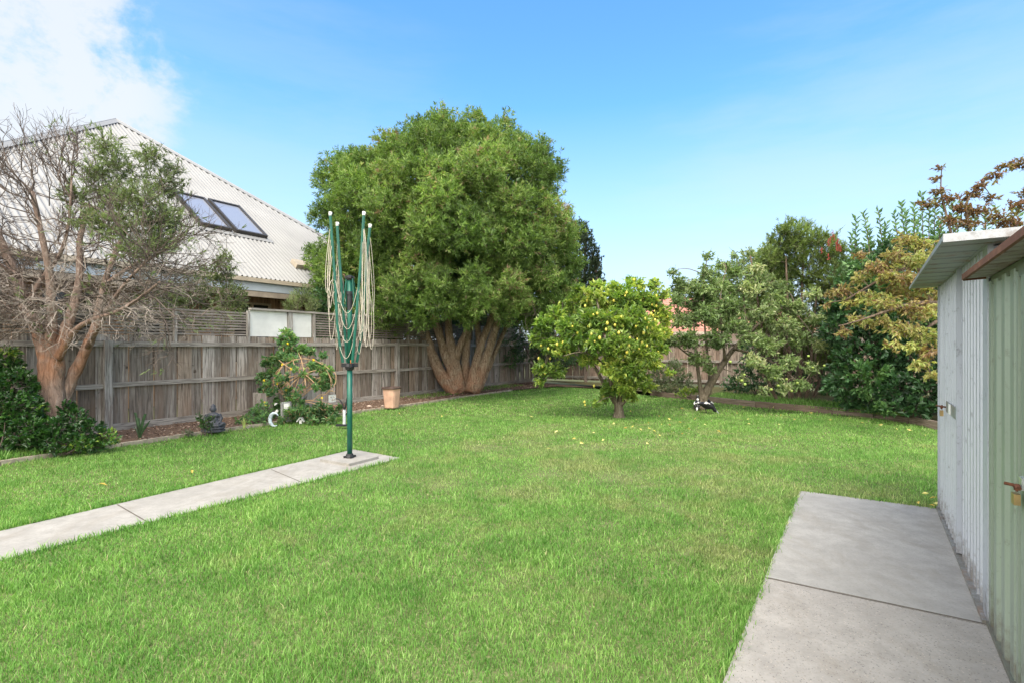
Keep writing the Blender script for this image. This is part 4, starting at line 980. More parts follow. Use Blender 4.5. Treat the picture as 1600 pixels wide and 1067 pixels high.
lpx = [(915, 478), (918, 470), (928, 492), (934, 490), (925, 522), (938, 528), (880, 535), (871, 538), (884, 547), (875, 552), (857, 545), (846, 540), (845, 597), (852, 583), (848, 572), (842, 560), (980, 457), (978, 462), (992, 437), (1003, 448), (1008, 452),
       (1030, 470), (1027, 478), (1024, 486), (1022, 493), (1019, 500), (1015, 504), (1025, 500), (1030, 495), (1033, 484), (1019, 490), (1012, 512), (1010, 498), (1027, 462), (1032, 455), (1020, 476), (975, 510), (968, 520), (962, 508), (997, 530), (1005, 536), (984, 540), (990, 548), (981, 550), (978, 556), (1007, 520), (950, 505), (930, 533), (914, 628), (915, 633), (944, 620), (929, 603),
       (1012, 540), (948, 515), (1000, 545), (985, 528), (860, 560), (854, 553), (895, 510), (903, 520), (940, 462), (1036, 540), (960, 470), (972, 495), (995, 510), (1040, 520), (1045, 495), (1052, 520), (920, 510), (1030, 550)]
cc_ = np.array([c[0] for c in cl]); cr_ = np.array([c[1] for c in cl])
for x, y in lpx:
    # put the fruit at the near face of the leafage along that line of growth
    best = None
    for dy in np.arange(-1.2, .8, .1):
        p = L3(x, y, dy)
        if (np.linalg.norm(p - cc_, axis=1) < cr_ * 1.12).any(): best = p; break
    if best is None: best = L3(x, y, -.3)
    s_ = rng.uniform(.6, 1.0); best = best + [0, .07, 0]; lm = MB(); prof = [(.001, -.043), (.008, -.038), (.024, -.024), (.031, 0), (.025, .022), (.010, .036), (.004, .044), (.001, .045)]
    lm.lathe(np.array(prof) * s_, best, 10); lm.build('lemon', M['lemon'], root, smooth=True)

# ------------------------------------------------------------------ leaning apple tree
Ya = 12.2; bs = G(1092, 641, .0); root = thing('apple_tree', bs, 'leaning open apple tree with pale grey green leaves and small green fruit', 'tree')
g = MB(); ap = [([(1092, 641), (1099, 622), (1109, 600), (1122, 580), (1133, 562, .1), (1146, 545, .1), (1170, 520, .2), (1200, 495, .3)], .12, .03),
      ([(1096, 626), (1094, 600), (1090, 575, .2), (1086, 540, .3), (1084, 500, .4)], .06, .02), ([(1109, 600), (1106, 560, .3), (1100, 500, .3), (1098, 440, .2), (1106, 398, .2)], .04, .008),
      ([(1133, 562), (1128, 520, -.2), (1122, 470, -.3), (1135, 420, -.2)], .035, .008), ([(1146, 545), (1190, 555, -.4), (1230, 580, -.8), (1250, 600, -.9)], .035, .01),
      ([(1170, 520), (1160, 470, .3), (1165, 430, .3)], .03, .008), ([(1200, 495), (1240, 470, .3), (1280, 455, .3)], .025, .008), ([(1086, 560, .2), (1060, 545, 0), (1045, 520, 0)], .025, .007)]
ends = []
for P, a, b in ap: Q = limb(g, px_path(P, Ya), a, b, 9, .05, rng.random(), .3 if a > .1 else 0); ends += list(Q[len(Q) // 3:])
cl = [(W(x, y, Ya + dy), r, r, r * .75) for x, y, dy, r in ((1060, 470, 0, .26), (1062, 500, .1, .32), (1045, 530, 0, .26), (1075, 530, -.3, .34), (1090, 560, -.4, .26), (1060, 440, .2, .2), (1052, 425, .2, .13), (1085, 450, .2, .34),
    (1105, 425, .1, .26), (1106, 400, .2, .14), (1130, 415, .1, .22), (1120, 450, 0, .34), (1150, 425, .2, .26), (1105, 490, -.3, .34), (1120, 530, -.5, .32), (1140, 480, -.3, .38), (1150, 510, -.5, .34), (1175, 450, .1, .34), (1180, 420, .2, .25),
    (1190, 490, -.3, .36), (1175, 530, -.6, .32), (1210, 470, .2, .34), (1225, 510, -.3, .36), (1205, 540, -.7, .32), (1240, 480, .2, .3), (1250, 530, -.4, .32), (1180, 565, -.8, .26), (1210, 580, -.9, .28), (1235, 565, -.8, .28), (1250, 600, -.9, .22), (1225, 605, -1., .2), (1270, 500, .1, .28), (1280, 540, -.3, .24),
    (1110, 575, -.3, .17), (1160, 590, -.3, .14), (1195, 610, -.9, .14), (1270, 575, -.6, .2), (1270, 460, .3, .22), (1150, 400, .2, .12), (1100, 465, .5, .36), (1130, 500, .5, .36), (1080, 500, .5, .34), (1160, 480, .6, .36), (1060, 455, .5, .28), (1120, 440, .5, .3), (1085, 475, .3, .3), (1190, 440, .5, .34), (1220, 450, .5, .3), (1140, 455, .3, .28))]
for c in cl:
    e = min(ends, key=lambda e: np.linalg.norm(e - c[0])); g.tube(bez(e, c[0], .15, 6, .04), np.linspace(.013, .004, 6), 5, rng.random())
g.build('trunk', M['bark_apple'], root, smooth=True)
T, D, I = clump_tips(cl, 68, up=.15, inner=.1, cull=.5, jit=.6)
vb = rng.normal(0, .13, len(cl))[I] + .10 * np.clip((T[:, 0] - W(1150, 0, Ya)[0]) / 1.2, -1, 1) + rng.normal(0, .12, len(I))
lf, tw = MB(), MB(); sprays(lf, tw, T, D, .26, 8, .095, .040, .8, vv=vb, droop=.3, curl=-.1)
lf.build('crown', M['lf_apple'], root); tw.build('twigs', M['twig_dark'], root)
M['apple'] = plain('green apple skin', (.27, .36, .08), .4, nscale=12, amt=.25)
for x, y in ((1159, 594), (1164, 600), (1141, 565), (1263, 556), (1262, 567), (1216, 602), (1205, 608), (1237, 610), (1229, 592), (1211, 590), (1270, 574), (1246, 598), (1163, 585), (1288, 571)):
    best = W(x, y, Ya - 1.05); lm = MB(); s_ = rng.uniform(.7, .95); lm.lathe(np.array([(.004, -.03), (.018, -.034), (.034, -.014), (.037, .008), (.026, .03), (.010, .032), (.002, .026)]) * s_, best, 10); lm.build('apple', M['apple'], root, smooth=True)

# ------------------------------------------------------------------ right hand planting
Yc = 13.6
root = thing('callistemon', W(1245, 632, Yc), 'tall feathery fine leaved shrub with hanging bare stems in the back right bed', 'tree')
g = MB(); ends = []
for x, w0 in ((1195, .05), (1215, .06), (1232, .08), (1250, .08), (1268, .05), (1285, .05)):
    top = x + (x - 1240) * .5; Q = limb(g, px_path([(x * .5 + 622, 634), (x, 590), (x, 540), (x * .5 + top * .5, 470), (top, 400)], Yc + rng.normal(0, .3)), w0, .02, 7, .05, rng.random()); ends += list(Q[len(Q) // 2:])
g.build('trunk', M['bark'], root, smooth=True)
cl = [(W(x, y, Yc + rng.uniform(-.6, .5)), r, r, r * 1.1) for x, y, r in ((1245, 365, .38), (1220, 380, .36), (1270, 375, .36), (1205, 400, .32), (1290, 395, .38), (1240, 400, .5), (1215, 430, .4), (1265, 425, .5), (1300, 430, .4), (1230, 460, .45), (1285, 465, .45), (1250, 500, .5), (1300, 500, .4), (1205, 470, .3), (1235, 345, .15), (1262, 350, .16), (1285, 365, .16), (1205, 372, .15), (1318, 410, .3), (1195, 415, .3), (1190, 440, .32), (1200, 500, .4), (1325, 440, .35), (1310, 385, .25), (1330, 480, .4), (1225, 355, .22), (1300, 372, .18), (1182, 470, .3), (1220, 540, .4), (1270, 550, .45), (1310, 550, .4))]
T, D, I = clump_tips(cl, 52, up=.9, inner=.3, cull=.6, jit=.45)
lf, tw = MB(), MB(); sprays(lf, tw, T, D, .40, 24, .10, .018, .75, vv=rng.normal(0, .15, len(I)), fold=0)
for _ in range(70):
    p = W(rng.uniform(1195, 1300), rng.uniform(480, 560), Yc - rng.uniform(.2, .9)); twigtree(tw, p, [rng.normal(0, .2), rng.normal(0, .2), -1], rng.uniform(.4, .7), .009, 1, .3, -.2, 2)
lf.build('crown', M['lf_needle'], root); tw.build('twigs', M['twig_dark'], root)
M['redfl'] = plain('red flowers', (.32, .07, .05), .7)
for _ in range(12):
    T = np.array([W(rng.normal(1303, 7), rng.normal(385, 10), Yc - .6)]); red = MB(); n = 26; t_ = rng.random((n, 1)); red.tube([T[0], T[0] + [0, 0, .16]], .006, 5)
    red.leaves(T + [0, 0, .16] * t_, rng.normal(size=(n, 3)), .05, .014, rng.random(n)); red.build('flower', M['redfl'], root)

Yd = 10.6
cl = [(W(x, y, Yd + dy), r, r, r * .85) for x, y, dy, r in ((1320, 600, .4, .5), (1330, 560, .5, .5), (1310, 520, .6, .42), (1345, 500, .5, .5), (1335, 455, .7, .45), (1360, 590, 0, .5), (1385, 550, .1, .5), (1380, 500, .2, .5), (1390, 450, .4, .5), (1400, 610, -.5, .42), (1420, 640, -.8, .34), (1440, 600, -.6, .46), (1430, 550, -.2, .5), (1440, 500, 0, .5), (1460, 640, -.9, .35), (1470, 580, -.7, .4), (1390, 640, -.6, .26), (1360, 640, .1, .3), (1330, 640, .6, .28), (1310, 480, .8, .3), (1350, 420, .6, .35), (1460, 450, .3, .5), (1500, 500, .2, .7), (1520, 600, -.4, .6), (1500, 560, 0, .6), (1400, 400, .8, .4))]
shrub('evergreen_shrub', 'wide dark green glossy shrub reaching the ground beside the silver shed', 'bush', W(1400, 655, Yd), cl, 52, .2, 9, .115, .066, 'lf_dark', inner=.4, stems=24, sr=.03, zmin=.2, barkm='twig_dark')
# laurel with upright leafy shoots
Yu = 12.2
root = thing('laurel', W(1400, 620, Yu), 'tall laurel with many upright pale green leafy shoots behind the bronze tree', 'tree')
cl = [(W(x, y, Yu + dy), r, r, r) for x, y, dy, r in ((1340, 412, .2, .4), (1375, 405, 0, .42), (1410, 395, .2, .42), (1445, 398, 0, .42), (1480, 392, .1, .42), (1515, 398, 0, .42), (1318, 430, .2, .35), (1322, 470, .2, .4), (1305, 500, .3, .4), (1350, 395, -.1, .3), (1395, 385, .1, .3), (1430, 380, 0, .3), (1465, 378, 0, .3), (1400, 420, -.2, .6), (1450, 430, -.2, .6), (1500, 430, 0, .7), (1345, 450, .2, .5), (1550, 420, .3, .6), (1590, 430, .3, .6), (1400, 500, .3, .8), (1480, 520, .3, .8))]
T, D, I = clump_tips(cl, 24, up=.8, inner=.4, cull=.7, jit=.4)
lf, tw = MB(), MB(); sprays(lf, tw, T, D, .32, 10, .12, .05, .8, vv=rng.normal(-.1, .13, len(I)))
for x, y in ((1338, 355), (1350, 345), (1358, 365), (1372, 340), (1385, 350), (1397, 333), (1408, 322), (1415, 345), (1428, 325), (1440, 318), (1452, 335), (1463, 322), (1475, 335), (1488, 330), (1500, 318), (1512, 335), (1525, 330), (1330, 372), (1390, 365), (1435, 350), (1470, 350), (1540, 335), (1556, 330), (1570, 345), (1590, 330)):
    tip = W(x, y + rng.uniform(-14, 2), Yu + rng.uniform(-.5, .3)); b = tip - [rng.normal(0, .08), rng.normal(0, .08), rng.uniform(.8, 1.1)]; k = 26
    tw.tube(bez(b, tip, .03, 6), np.linspace(.012, .004, 6), 5); t = np.linspace(0.05, 1, k)[:, None]; ph = np.arange(k) * 2.4 + rng.random() * 6
    P = b + (tip - b) * t; d = np.c_[np.cos(ph), np.sin(ph), .55 + t[:, 0] * .9]
    lf.leaves(P, d, rng.uniform(.13, .18, k), rng.uniform(.055, .075, k), np.clip(rng.normal(.5, .18, k), 0, 1), .3, .15)
for c in cl[:9]: tw.tube(bez(W(1400, 620, Yu) + rng.normal(0, .2, 3) * [1, 1, 0], c[0], .08, 6), np.linspace(.05, .015, 6), 6)
lf.build('foliage', M['lf_laurel'], root); tw.build('branches', M['twig_dark'], root)

# plum with bronze and gold leaves; its trunk stands behind the silver shed
Ym = 8.6
root = thing('plum_tree', W(1530, 640, Ym + .3) * [1, 1, 0] + [0, 0, .1], 'plum tree with drooping golden bronze leaves reaching over the silver shed', 'tree')
g = MB(); ends = []
pb = [([(1530, 650, .3), (1520, 560, .3), (1510, 480, .2)], .12, .08), ([(1510, 480, .2), (1470, 440, 0), (1420, 410, -.1), (1370, 440, 0), (1320, 470, .2)], .05, .012), ([(1510, 480, .2), (1450, 470, -.3), (1400, 480, -.5), (1350, 500, -.4), (1310, 510, -.3)], .045, .01),
      ([(1510, 490, .2), (1460, 500, -.3), (1430, 530, -.6), (1445, 570, -.8)], .04, .008), ([(1510, 480, .2), (1500, 420, .3), (1480, 340, .4), (1468, 300, .5), (1472, 262, .5)], .04, .006), ([(1512, 480, .2), (1530, 400, .4), (1500, 320, .5), (1530, 290, .5), (1560, 262, .4), (1600, 255, .4)], .035, .006),
      ([(1525, 400, .4), (1560, 350, .6), (1600, 330, .6), (1640, 300, .6)], .03, .006), ([(1480, 440, 0), (1430, 380, .3), (1400, 360, .4)], .03, .007)]
for P, a, b in pb: Q = limb(g, px_path(P, Ym), a, b, 8, .04, rng.random()); ends += list(Q)
def plumcl(L): return [(W(x, y, Ym + dy), r * 1.15, r, r * .55) for x, y, dy, r in L]
c1 = plumcl(((1415, 375, .2, .22), (1440, 385, .2, .24), (1400, 400, .1, .24), (1430, 410, -.1, .28), (1455, 400, .1, .22), (1370, 420, 0, .22), (1395, 435, -.2, .26), (1345, 435, .2, .2), (1320, 455, .3, .2), (1300, 460, .4, .15), (1425, 440, -.3, .28), (1450, 450, -.2, .26), (1360, 465, 0, .22), (1330, 475, .2, .16), (1390, 475, -.4, .25), (1420, 485, -.5, .26), (1450, 490, -.5, .24), (1340, 500, -.1, .18), (1375, 505, -.4, .22),
    (1410, 515, -.6, .24), (1440, 525, -.7, .24), (1455, 550, -.8, .2), (1440, 570, -.8, .18), (1455, 585, -.9, .12), (1400, 540, -.6, .15), (1430, 545, -.7, .16), (1385, 420, .2, .3), (1410, 455, .1, .3), (1440, 470, .1, .3), (1470, 420, .1, .25), (1290, 478, .4, .1), (1320, 520, 0, .12), (1350, 400, .3, .14)))
T, D, I = clump_tips(c1, 66, up=-.15, inner=.1, cull=.5, jit=.6)
hv = np.clip((T[:, 2] - W(0, 470, Ym)[2]) / 1.0, -1, 1); vb = -.13 * hv + .03 + rng.normal(0, .15, len(c1))[I] + rng.normal(0, .12, len(I))
lf, tw = MB(), MB(); sprays(lf, tw, T, D, .2, 8, .075, .034, .75, vv=vb, droop=.3, curl=-.15)
lf.build('foliage', M['lf_plum'], root)
c2 = plumcl(((1470, 262, .5, .07), (1462, 280, .5, .08), (1465, 300, .4, .13), (1485, 310, .4, .16), (1500, 325, .4, .18), (1450, 320, .5, .14), (1440, 318, .5, .09), (1520, 305, .5, .16), (1535, 290, .4, .14), (1555, 275, .4, .13), (1570, 262, .4, .12), (1590, 258, .4, .16), (1600, 252, .4, .14), (1530, 330, .5, .2), (1560, 340, .5, .2), (1590, 320, .5, .17), (1600, 300, .5, .15), (1480, 345, .4, .16), (1515, 350, .5, .2), (1640, 270, .4, .3), (1630, 320, .5, .3), (1550, 310, .5, .12), (1580, 350, .5, .2)))
T, D, I = clump_tips(c2, 70, up=.3, inner=.05, cull=.4, jit=.7)
l2 = MB(); sprays(l2, tw, T, D, .16, 7, .08, .034, .8, vv=rng.normal(0, .18, len(I)), droop=.2)
l2.build('foliage', M['lf_bronze'], root)
for c in c1 + c2:
    e = min(ends, key=lambda e: np.linalg.norm(e - c[0])); g.tube(bez(e, c[0], .12, 6, .03), np.linspace(.011, .004, 6), 5, rng.random())
g.build('trunk', M['bark'], root, smooth=True); tw.build('twigs', M['twig_dark'], root)

# background greenery
shrub('conifer', 'dark dense conifer standing behind the big rounded tree', 'tree', W(920, 560, 24), [(W(x, y, 24 + dy), r, r, r * 1.1) for x, y, dy, r in ((915, 372, 0, .4), (918, 400, 0, .7), (912, 430, 0, .8), (925, 420, -.3, .5), (930, 440, -.2, .5), (905, 460, 0, .9), (925, 480, 0, .8), (935, 455, 0, .35), (905, 360, 0, .5), (895, 390, 0, .8), (890, 440, 0, .8), (938, 500, 0, .6), (910, 520, 0, .9))], 40, .35, 14, .13, .045, 'lf_conifer', up=.9, inner=.5, sr=.12, zmin=.3)
shrub('bush', 'grey green leafy bush left of the leaning apple trunk before the back fence', 'bush', W(1045, 614, 15.5), [(W(x, y, 15.4 + dy), r, r * .9, r) for x, y, dy, r in ((1030, 590, 0, .4), (1050, 582, 0, .42), (1065, 592, 0, .36), (1020, 605, -.2, .3), (1050, 605, -.2, .36), (1072, 605, 0, .24), (1055, 570, .1, .2))], 60, .25, 8, .09, .03, 'lf_sage', zmin=.18)
shrub('bush', 'low bright green bush beside the foot of the leaning apple trunk', 'bush', W(1078, 622, 13.7), [(W(x, y, 13.7), .15, .15, .13) for x, y in ((1072, 612), (1085, 608), (1064, 616))], 90, .14, 6, .08, .035, 'lf_lemon', stems=3, zmin=.16)
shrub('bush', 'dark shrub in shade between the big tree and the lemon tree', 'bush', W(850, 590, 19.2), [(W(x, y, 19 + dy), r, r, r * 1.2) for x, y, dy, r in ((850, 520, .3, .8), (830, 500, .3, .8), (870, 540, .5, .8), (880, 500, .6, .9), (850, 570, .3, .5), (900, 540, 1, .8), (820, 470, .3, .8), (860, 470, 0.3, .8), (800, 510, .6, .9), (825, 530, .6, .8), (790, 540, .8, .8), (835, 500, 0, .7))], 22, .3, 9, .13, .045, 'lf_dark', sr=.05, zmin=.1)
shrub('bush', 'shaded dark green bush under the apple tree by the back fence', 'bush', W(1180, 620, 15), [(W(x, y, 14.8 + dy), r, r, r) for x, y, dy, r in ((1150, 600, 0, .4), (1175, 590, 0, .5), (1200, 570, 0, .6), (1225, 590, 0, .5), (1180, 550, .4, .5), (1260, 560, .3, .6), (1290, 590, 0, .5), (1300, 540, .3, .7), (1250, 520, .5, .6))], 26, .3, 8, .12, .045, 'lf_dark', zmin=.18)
shrub('tree', 'leafy green tree rising behind the back fence between the apple tree and the feathery shrub', 'tree', W(1170, 560, 19), [(W(x, y, 19 + dy), r, r, r) for x, y, dy, r in ((1160, 440, 0, .7), (1180, 420, 0, .7), (1195, 450, .3, .9), (1170, 480, 0, .9), (1130, 470, 0, .6), (1200, 500, 0, 1.), (1120, 500, 0, .5), (1215, 430, 0, .7), (1105, 460, 0, .45), (1150, 500, 0, .7), (1090, 490, 0, .35), (1175, 405, 0, .5), (1195, 400, 0, .5), (1150, 425, 0, .5), (1130, 440, 0, .5), (1205, 415, .2, .7))], 32, .35, 9, .12, .05, 'lf_apple', sr=.08, inner=.3, zmin=.3)

# ------------------------------------------------------------------ folding clothes hoist on the path
M['hgreen'] = plain('dark green enamel', (.006, .10, .065), .4, .1, 6, .25, spec=.5)
M['hblack'] = plain('black plastic', (.018, .018, .02), .45)
M['hwhite'] = plain('white plastic tip', (.70, .69, .64), .5)
M['cord'] = plain('cream cord', (.58, .52, .42), .75, nscale=30, amt=.12)
hb = np.array([hp[0], hp[1], .045]); Yh = hp[1]
def H(dx, dy, z): return np.array([hp[0] + dx, hp[1] + dy, z])
zc = lambda py: CAMH + (HORIZ - py) / F * Yh
root = thing('rotary_clothesline', hb, 'folded dark green rotary clothes hoist with tangled cream lines on its concrete pad', 'clothesline')
g = MB(); g.tube([H(0, 0, .05), H(0, 0, zc(575))], .034, 16); g.build('pole', M['hgreen'], root, smooth=True)
g = MB(); g.tube([H(0, 0, zc(575)), H(0, 0, zc(432))], .031, 16); g.build('inner_pole', M['hgreen'], root, smooth=True)
g = MB(); g.lathe([(.055, 0), (.058, .012), (.05, .028), (.044, .05), (.036, .055)], H(0, 0, .045), 16); 
for k in range(4): g.box(H(math.cos(k * 1.57 + .5) * .062, math.sin(k * 1.57 + .5) * .062, .062), .035, .02, .022, axes([math.cos(k * 1.57 + .5), math.sin(k * 1.57 + .5), 0]))
g.build('base_collar', M['hblack'], root)
g = MB(); g.lathe([(.04, -.05), (.052, -.04), (.062, 0), (.05, .03), (.036, .04)], H(0, 0, zc(572)), 14)
az = [R(20), R(110), R(200), R(290)]
for a in az: g.box(H(math.cos(a) * .075, math.sin(a) * .075, zc(570)), .06, .032, .05, axes([math.cos(a), math.sin(a), 0]))
g.build('lower_hub', M['hblack'], root)
g = MB(); g.tube([H(.03, -.045, zc(572)), H(.032, -.055, zc(562))], .008, 6); g.build('release_knob', plain('orange knob', (.55, .16, .04), .5), root)
g = MB(); g.lathe([(.036, -.04), (.045, -.02), (.048, .0), (.045, .02), (.02, .028)], H(0, 0, zc(434)), 14)
for a in az: g.box(H(math.cos(a) * .045, math.sin(a) * .045, zc(434)), .03, .028, .035, axes([math.cos(a), math.sin(a), 0]))
g.build('top_hub', M['hblack'], root)
g = MB(); g.tube([H(0, 0, zc(485)), H(0, 0, zc(458))], .034, 14); g.tube([H(0, 0, zc(461)), H(0, 0, zc(456))], .044, 14); g.build('slider_collar', M['hblack'], root)
tips = [(-.235, -.06, 338), (-.205, .12, 349), (.205, -.07, 338), (.235, .11, 352)]
roots = [(-.075, -.04), (-.05, .06), (.05, -.05), (.08, .04)]
arm = []
for (tx, ty, tp_), (rx_, ry_) in zip(tips, roots):
    P = smooth(np.array([H(rx_, ry_, zc(566)), H(rx_ * 1.9, ry_ * 1.5, zc(520)), H(rx_ * .8 + tx * .45, ty * .8, zc(455)), H(tx * .86, ty * .9, zc(395)), H(tx, ty, zc(tp_))]), 3); arm.append(P)
    g = MB(); g.tube(P, .0185, 6); g.build('arm', M['hgreen'], root)
    g = MB(); g.tube([P[-1] - [0, 0, .01], P[-1] + [0, 0, .04]], .020, 8); g.box(P[-1] + [0.006, 0, .022], .036, .024, .024); g.build('arm_tip', M['hwhite'], root)
    s_ = P[int(len(P) * .42)]
    g = MB(); g.tube([H(np.sign(tx) * .04, ty * .25, zc(436)), H(np.sign(tx) * .075, ty * .7, zc(480)), s_], .009, 6); g.build('strut', M['hgreen'], root)
def hang(a, b, sag, n=12):
    t = np.linspace(0, 1, n)[:, None]; P = a + (b - a) * t; P[:, 2] -= (4 * t * (1 - t))[:, 0] * sag; return P
lines = []
def ap_(i, k): return arm[i][int(np.clip(k, 0, 1) * (len(arm[i]) - 1))]
pairs = [(0, 2), (2, 3), (3, 1), (1, 0)]
for i, j in pairs:
    for k in (.30, .40, .50, .60):
        a, b = ap_(i, k) + rng.normal(0, .008, 3), ap_(j, k) + rng.normal(0, .008, 3)
        if (i, j) in ((0, 2), (3, 1)):
            zt = zc({.30: 556, .40: 536, .50: 516, .60: 494}[k] + rng.uniform(-5, 5)); lines.append(hang(a, b, max(.05, (a[2] + b[2]) / 2 - zt)))
        else: lines.append(hang(a, b, rng.uniform(.12, .4)))
# long slack loops hanging beside each arm
for i in range(4):
    sx = np.sign(tips[i][0])
    for k in range(6):
        a = ap_(i, rng.uniform(.72, 1.0)); zlow = zc(rng.uniform(470, 560)); ox = sx * rng.uniform(-.03, .07); b = ap_(i, rng.uniform(.35, .75))
        mid = np.array([(a[0] + b[0]) / 2 + ox, a[1] + rng.normal(0, .05), zlow]); w_ = rng.uniform(.012, .05)
        P = [a, a + [ox * .5 - .0, rng.normal(0, .02), -.15], [mid[0] - w_ * sx * -1, mid[1], zlow + .35], [mid[0] - w_ * .2, mid[1], zlow], [mid[0] - sx * w_, mid[1] + .02, zlow + .3], b]
        lines.append(smooth(np.array(P), 4))
for P in lines:
    g = MB(); g.tube(P, .0031, 5); g.build('line', M['cord'], root)

# ------------------------------------------------------------------ things in the left bed
def remesh(ob, vox=.006, sm=4):
    m = ob.modifiers.new('r', 'REMESH'); m.mode = 'VOXEL'; m.voxel_size = vox; m.use_smooth_shade = True
    s2 = ob.modifiers.new('s', 'SMOOTH'); s2.iterations = sm; s2.factor = .5
M['stone'] = plain('dark grey cast stone', (.055, .058, .07), .55, nscale=25, amt=.45, bmp=.3)
Yb2 = 10.25; c0 = W(333, 0, 8.75); c0[2] = BZ
def statue():
    o = np.array([c0[0], c0[1], BZ]); f = nz(np.array([-o[0] * .6, -o[1], 0])); ax = axes(f); s_ = .46 / 1.0
    def p(fw, sd, z): return o + ax[0] * fw * s_ + ax[1] * sd * s_ + np.array([0, 0, z * s_])
    r = thing('statue', o, 'small dark grey seated meditating statue on a round base against the fence', 'statue')
    g = MB(); g.lathe(np.array([(.36, 0), (.42, .02), (.42, .07), (.36, .09), (.37, .10), (.41, .13), (.40, .18), (.30, .2)]) * s_, o, 24, sy=.8); b = g.build('base', M['stone'], r, smooth=False)
    g = MB()
    g.ell(p(0, 0, .30), .27 * s_, .20 * s_, .15 * s_); g.ell(p(0, 0, .46), .19 * s_, .14 * s_, .2 * s_); g.ell(p(0, 0, .60), .23 * s_, .135 * s_, .12 * s_)
    g.tube([p(0, 0, .62), p(0, 0, .76)], [.075 * s_, .06 * s_], 10); g.ell(p(.01, 0, .83), .098 * s_, .10 * s_, .125 * s_); g.ell(p(-.02, 0, .93), .088 * s_, .09 * s_, .07 * s_); g.ell(p(-.02, 0, 1.0), .035 * s_, .035 * s_, .035 * s_)
    g.ell(p(.105, 0, .825), .016 * s_, .014 * s_, .03 * s_)
    for k in (-1, 1):
        g.tube([p(.0, .2 * k, .64), p(.02, .27 * k, .48), p(.12, .24 * k, .34), p(.22, .06 * k, .29)], np.array([.07, .06, .05, .04]) * s_, 10)
        g.tube([p(.02, .12 * k, .26), p(.12, .36 * k, .25), p(.24, .22 * k, .24), p(.27, -.08 * k, .235)], np.array([.10, .10, .075, .05]) * s_, 10)
        g.ell(p(.0, .105 * k, .82), .015 * s_, .02 * s_, .055 * s_)
    ob = g.build('figure', M['stone'], r); remesh(ob, .007, 3)
statue()
bl_ = lambda n, lab, px, py, Y, rr, **k: None
shrub('small_plant', 'little leafy green plant growing just in front of the seated statue', 'plant', W(323, 678, 8.3) * [1, 1, 0] + [0, 0, BZ], [(W(x, y, 8.3), r, r, r) for x, y, r in ((318, 660, .10), (328, 655, .09), (312, 652, .07), (325, 667, .08))], 200, .08, 7, .045, .016, 'lf_bush', stems=4, inner=.1, sr=.006)
shrub('small_plant', 'tiny grey green tuft on the mulch left of the seated statue', 'plant', W(294, 676, 8.4) * [1, 1, 0] + [0, 0, BZ], [(W(294, 676, 8.4) * [1, 1, 0] + [0, 0, .1], .09, .09, .05)], 300, .06, 6, .03, .016, 'lf_sage', stems=3, inner=.1, sr=.004)
# stubby spiky plant
def strap(name, px, Y, label, specs, mat, dead=0):
    b = W(px, 0, Y); b[2] = BZ; r = thing(name, b, label, 'plant')
    for (dx, dy, h, w0, n_) in specs:
        g = MB(); t = np.linspace(0, 1, 7); P = b + np.stack([dx * t ** 1.6, dy * t ** 1.6, h * t], 1); wd = w0 * np.array([.7, 1, 1.05, 1, .95, .85, n_]); 
        d = np.array([.97, -.2, 0]); fr = np.array([.1, -.3, 0])
        A_ = np.stack([P - d * wd[:, None] / 2, P + fr * wd[:, None] * .8, P + d * wd[:, None] / 2], 1); g.grid(A_); g.grid(A_ + np.array([0, .006, 0]), flip=True)
        g.build('leaf', M[mat], r)
M['strapgreen'] = plain('thick green leaf', (.035, .075, .03), .45, nscale=8, amt=.5)
M['palestrap'] = plain('yellow green leaf', (.24, .30, .08), .5, nscale=8, amt=.4)
strap('spiky_plant', 218, 8.0, 'cut back plant with thick upright dark green leaves alone on the mulch', [(-.07, 0, .42, .055, .9), (-.04, .03, .33, .05, .8), (.09, 0, .40, .06, .8), (.18, -.02, .30, .045, .15), (.03, -.03, .22, .05, .5), (.12, .03, .24, .03, .1), (-.10, .02, .2, .03, .1)], 'strapgreen')
strap('spiky_plant', 381, 9.0, 'small plant with pale yellow green strap leaves right of the statue', [(-.05, 0, .16, .02, .1), (.02, 0, .2, .025, .1), (.06, 0, .17, .02, .1), (-.02, .02, .2, .02, .1), (.1, 0, .1, .02, .1)], 'palestrap')
# low leafy plants along the fence by the vine
cl = [(W(x, y, 9.6 + dy), r, r, r * .8) for x, y, dy, r in ((385, 655, .1, .12), (398, 645, .2, .16), (372, 658, 0, .09), (410, 640, .3, .2), (392, 662, -.1, .1), (405, 655, 0, .15))]
shrub('bush', 'low mid green plant between the statue and the climbing vine', 'bush', W(395, 668, 9.6) * [1, 1, 0] + [0, 0, BZ], cl, 130, .12, 6, .065, .03, 'lf_vine', inner=.2, zmin=.05)
# cane frame, planter, vine
Yv = 10.6
def V3(x, y, dy=0.): return W(x, y, Yv + dy)
r = thing('cane_frame', V3(475, 640) * [1, 1, 0] + [0, 0, .35], 'open half globe of bent tan canes tangled in the vine', 'plant frame')
hubp = V3(475, 583, -.25); gI = []
for (x, y, dy) in ((424, 600, 0), (432, 618, -.1), (450, 618, -.35), (480, 621, -.5), (500, 612, -.4), (515, 600, -.2), (522, 618, -.1), (455, 560, 0), (490, 560, 0), (440, 570, 0), (516, 580, 0), (470, 553, .1)):
    e = V3(x, y, dy); mid = (hubp + e) / 2 + [rng.normal(0, .05), -.16, .03 + rng.normal(0, .05)]; e = e + rng.normal(0, .06, 3); g = MB(); g.tube(smooth(np.array([hubp, mid, e]), 3), np.linspace(.011, .006, 9)[:len(smooth(np.array([hubp, mid, e]), 3))], 6); g.build('cane', M['cane'], r)
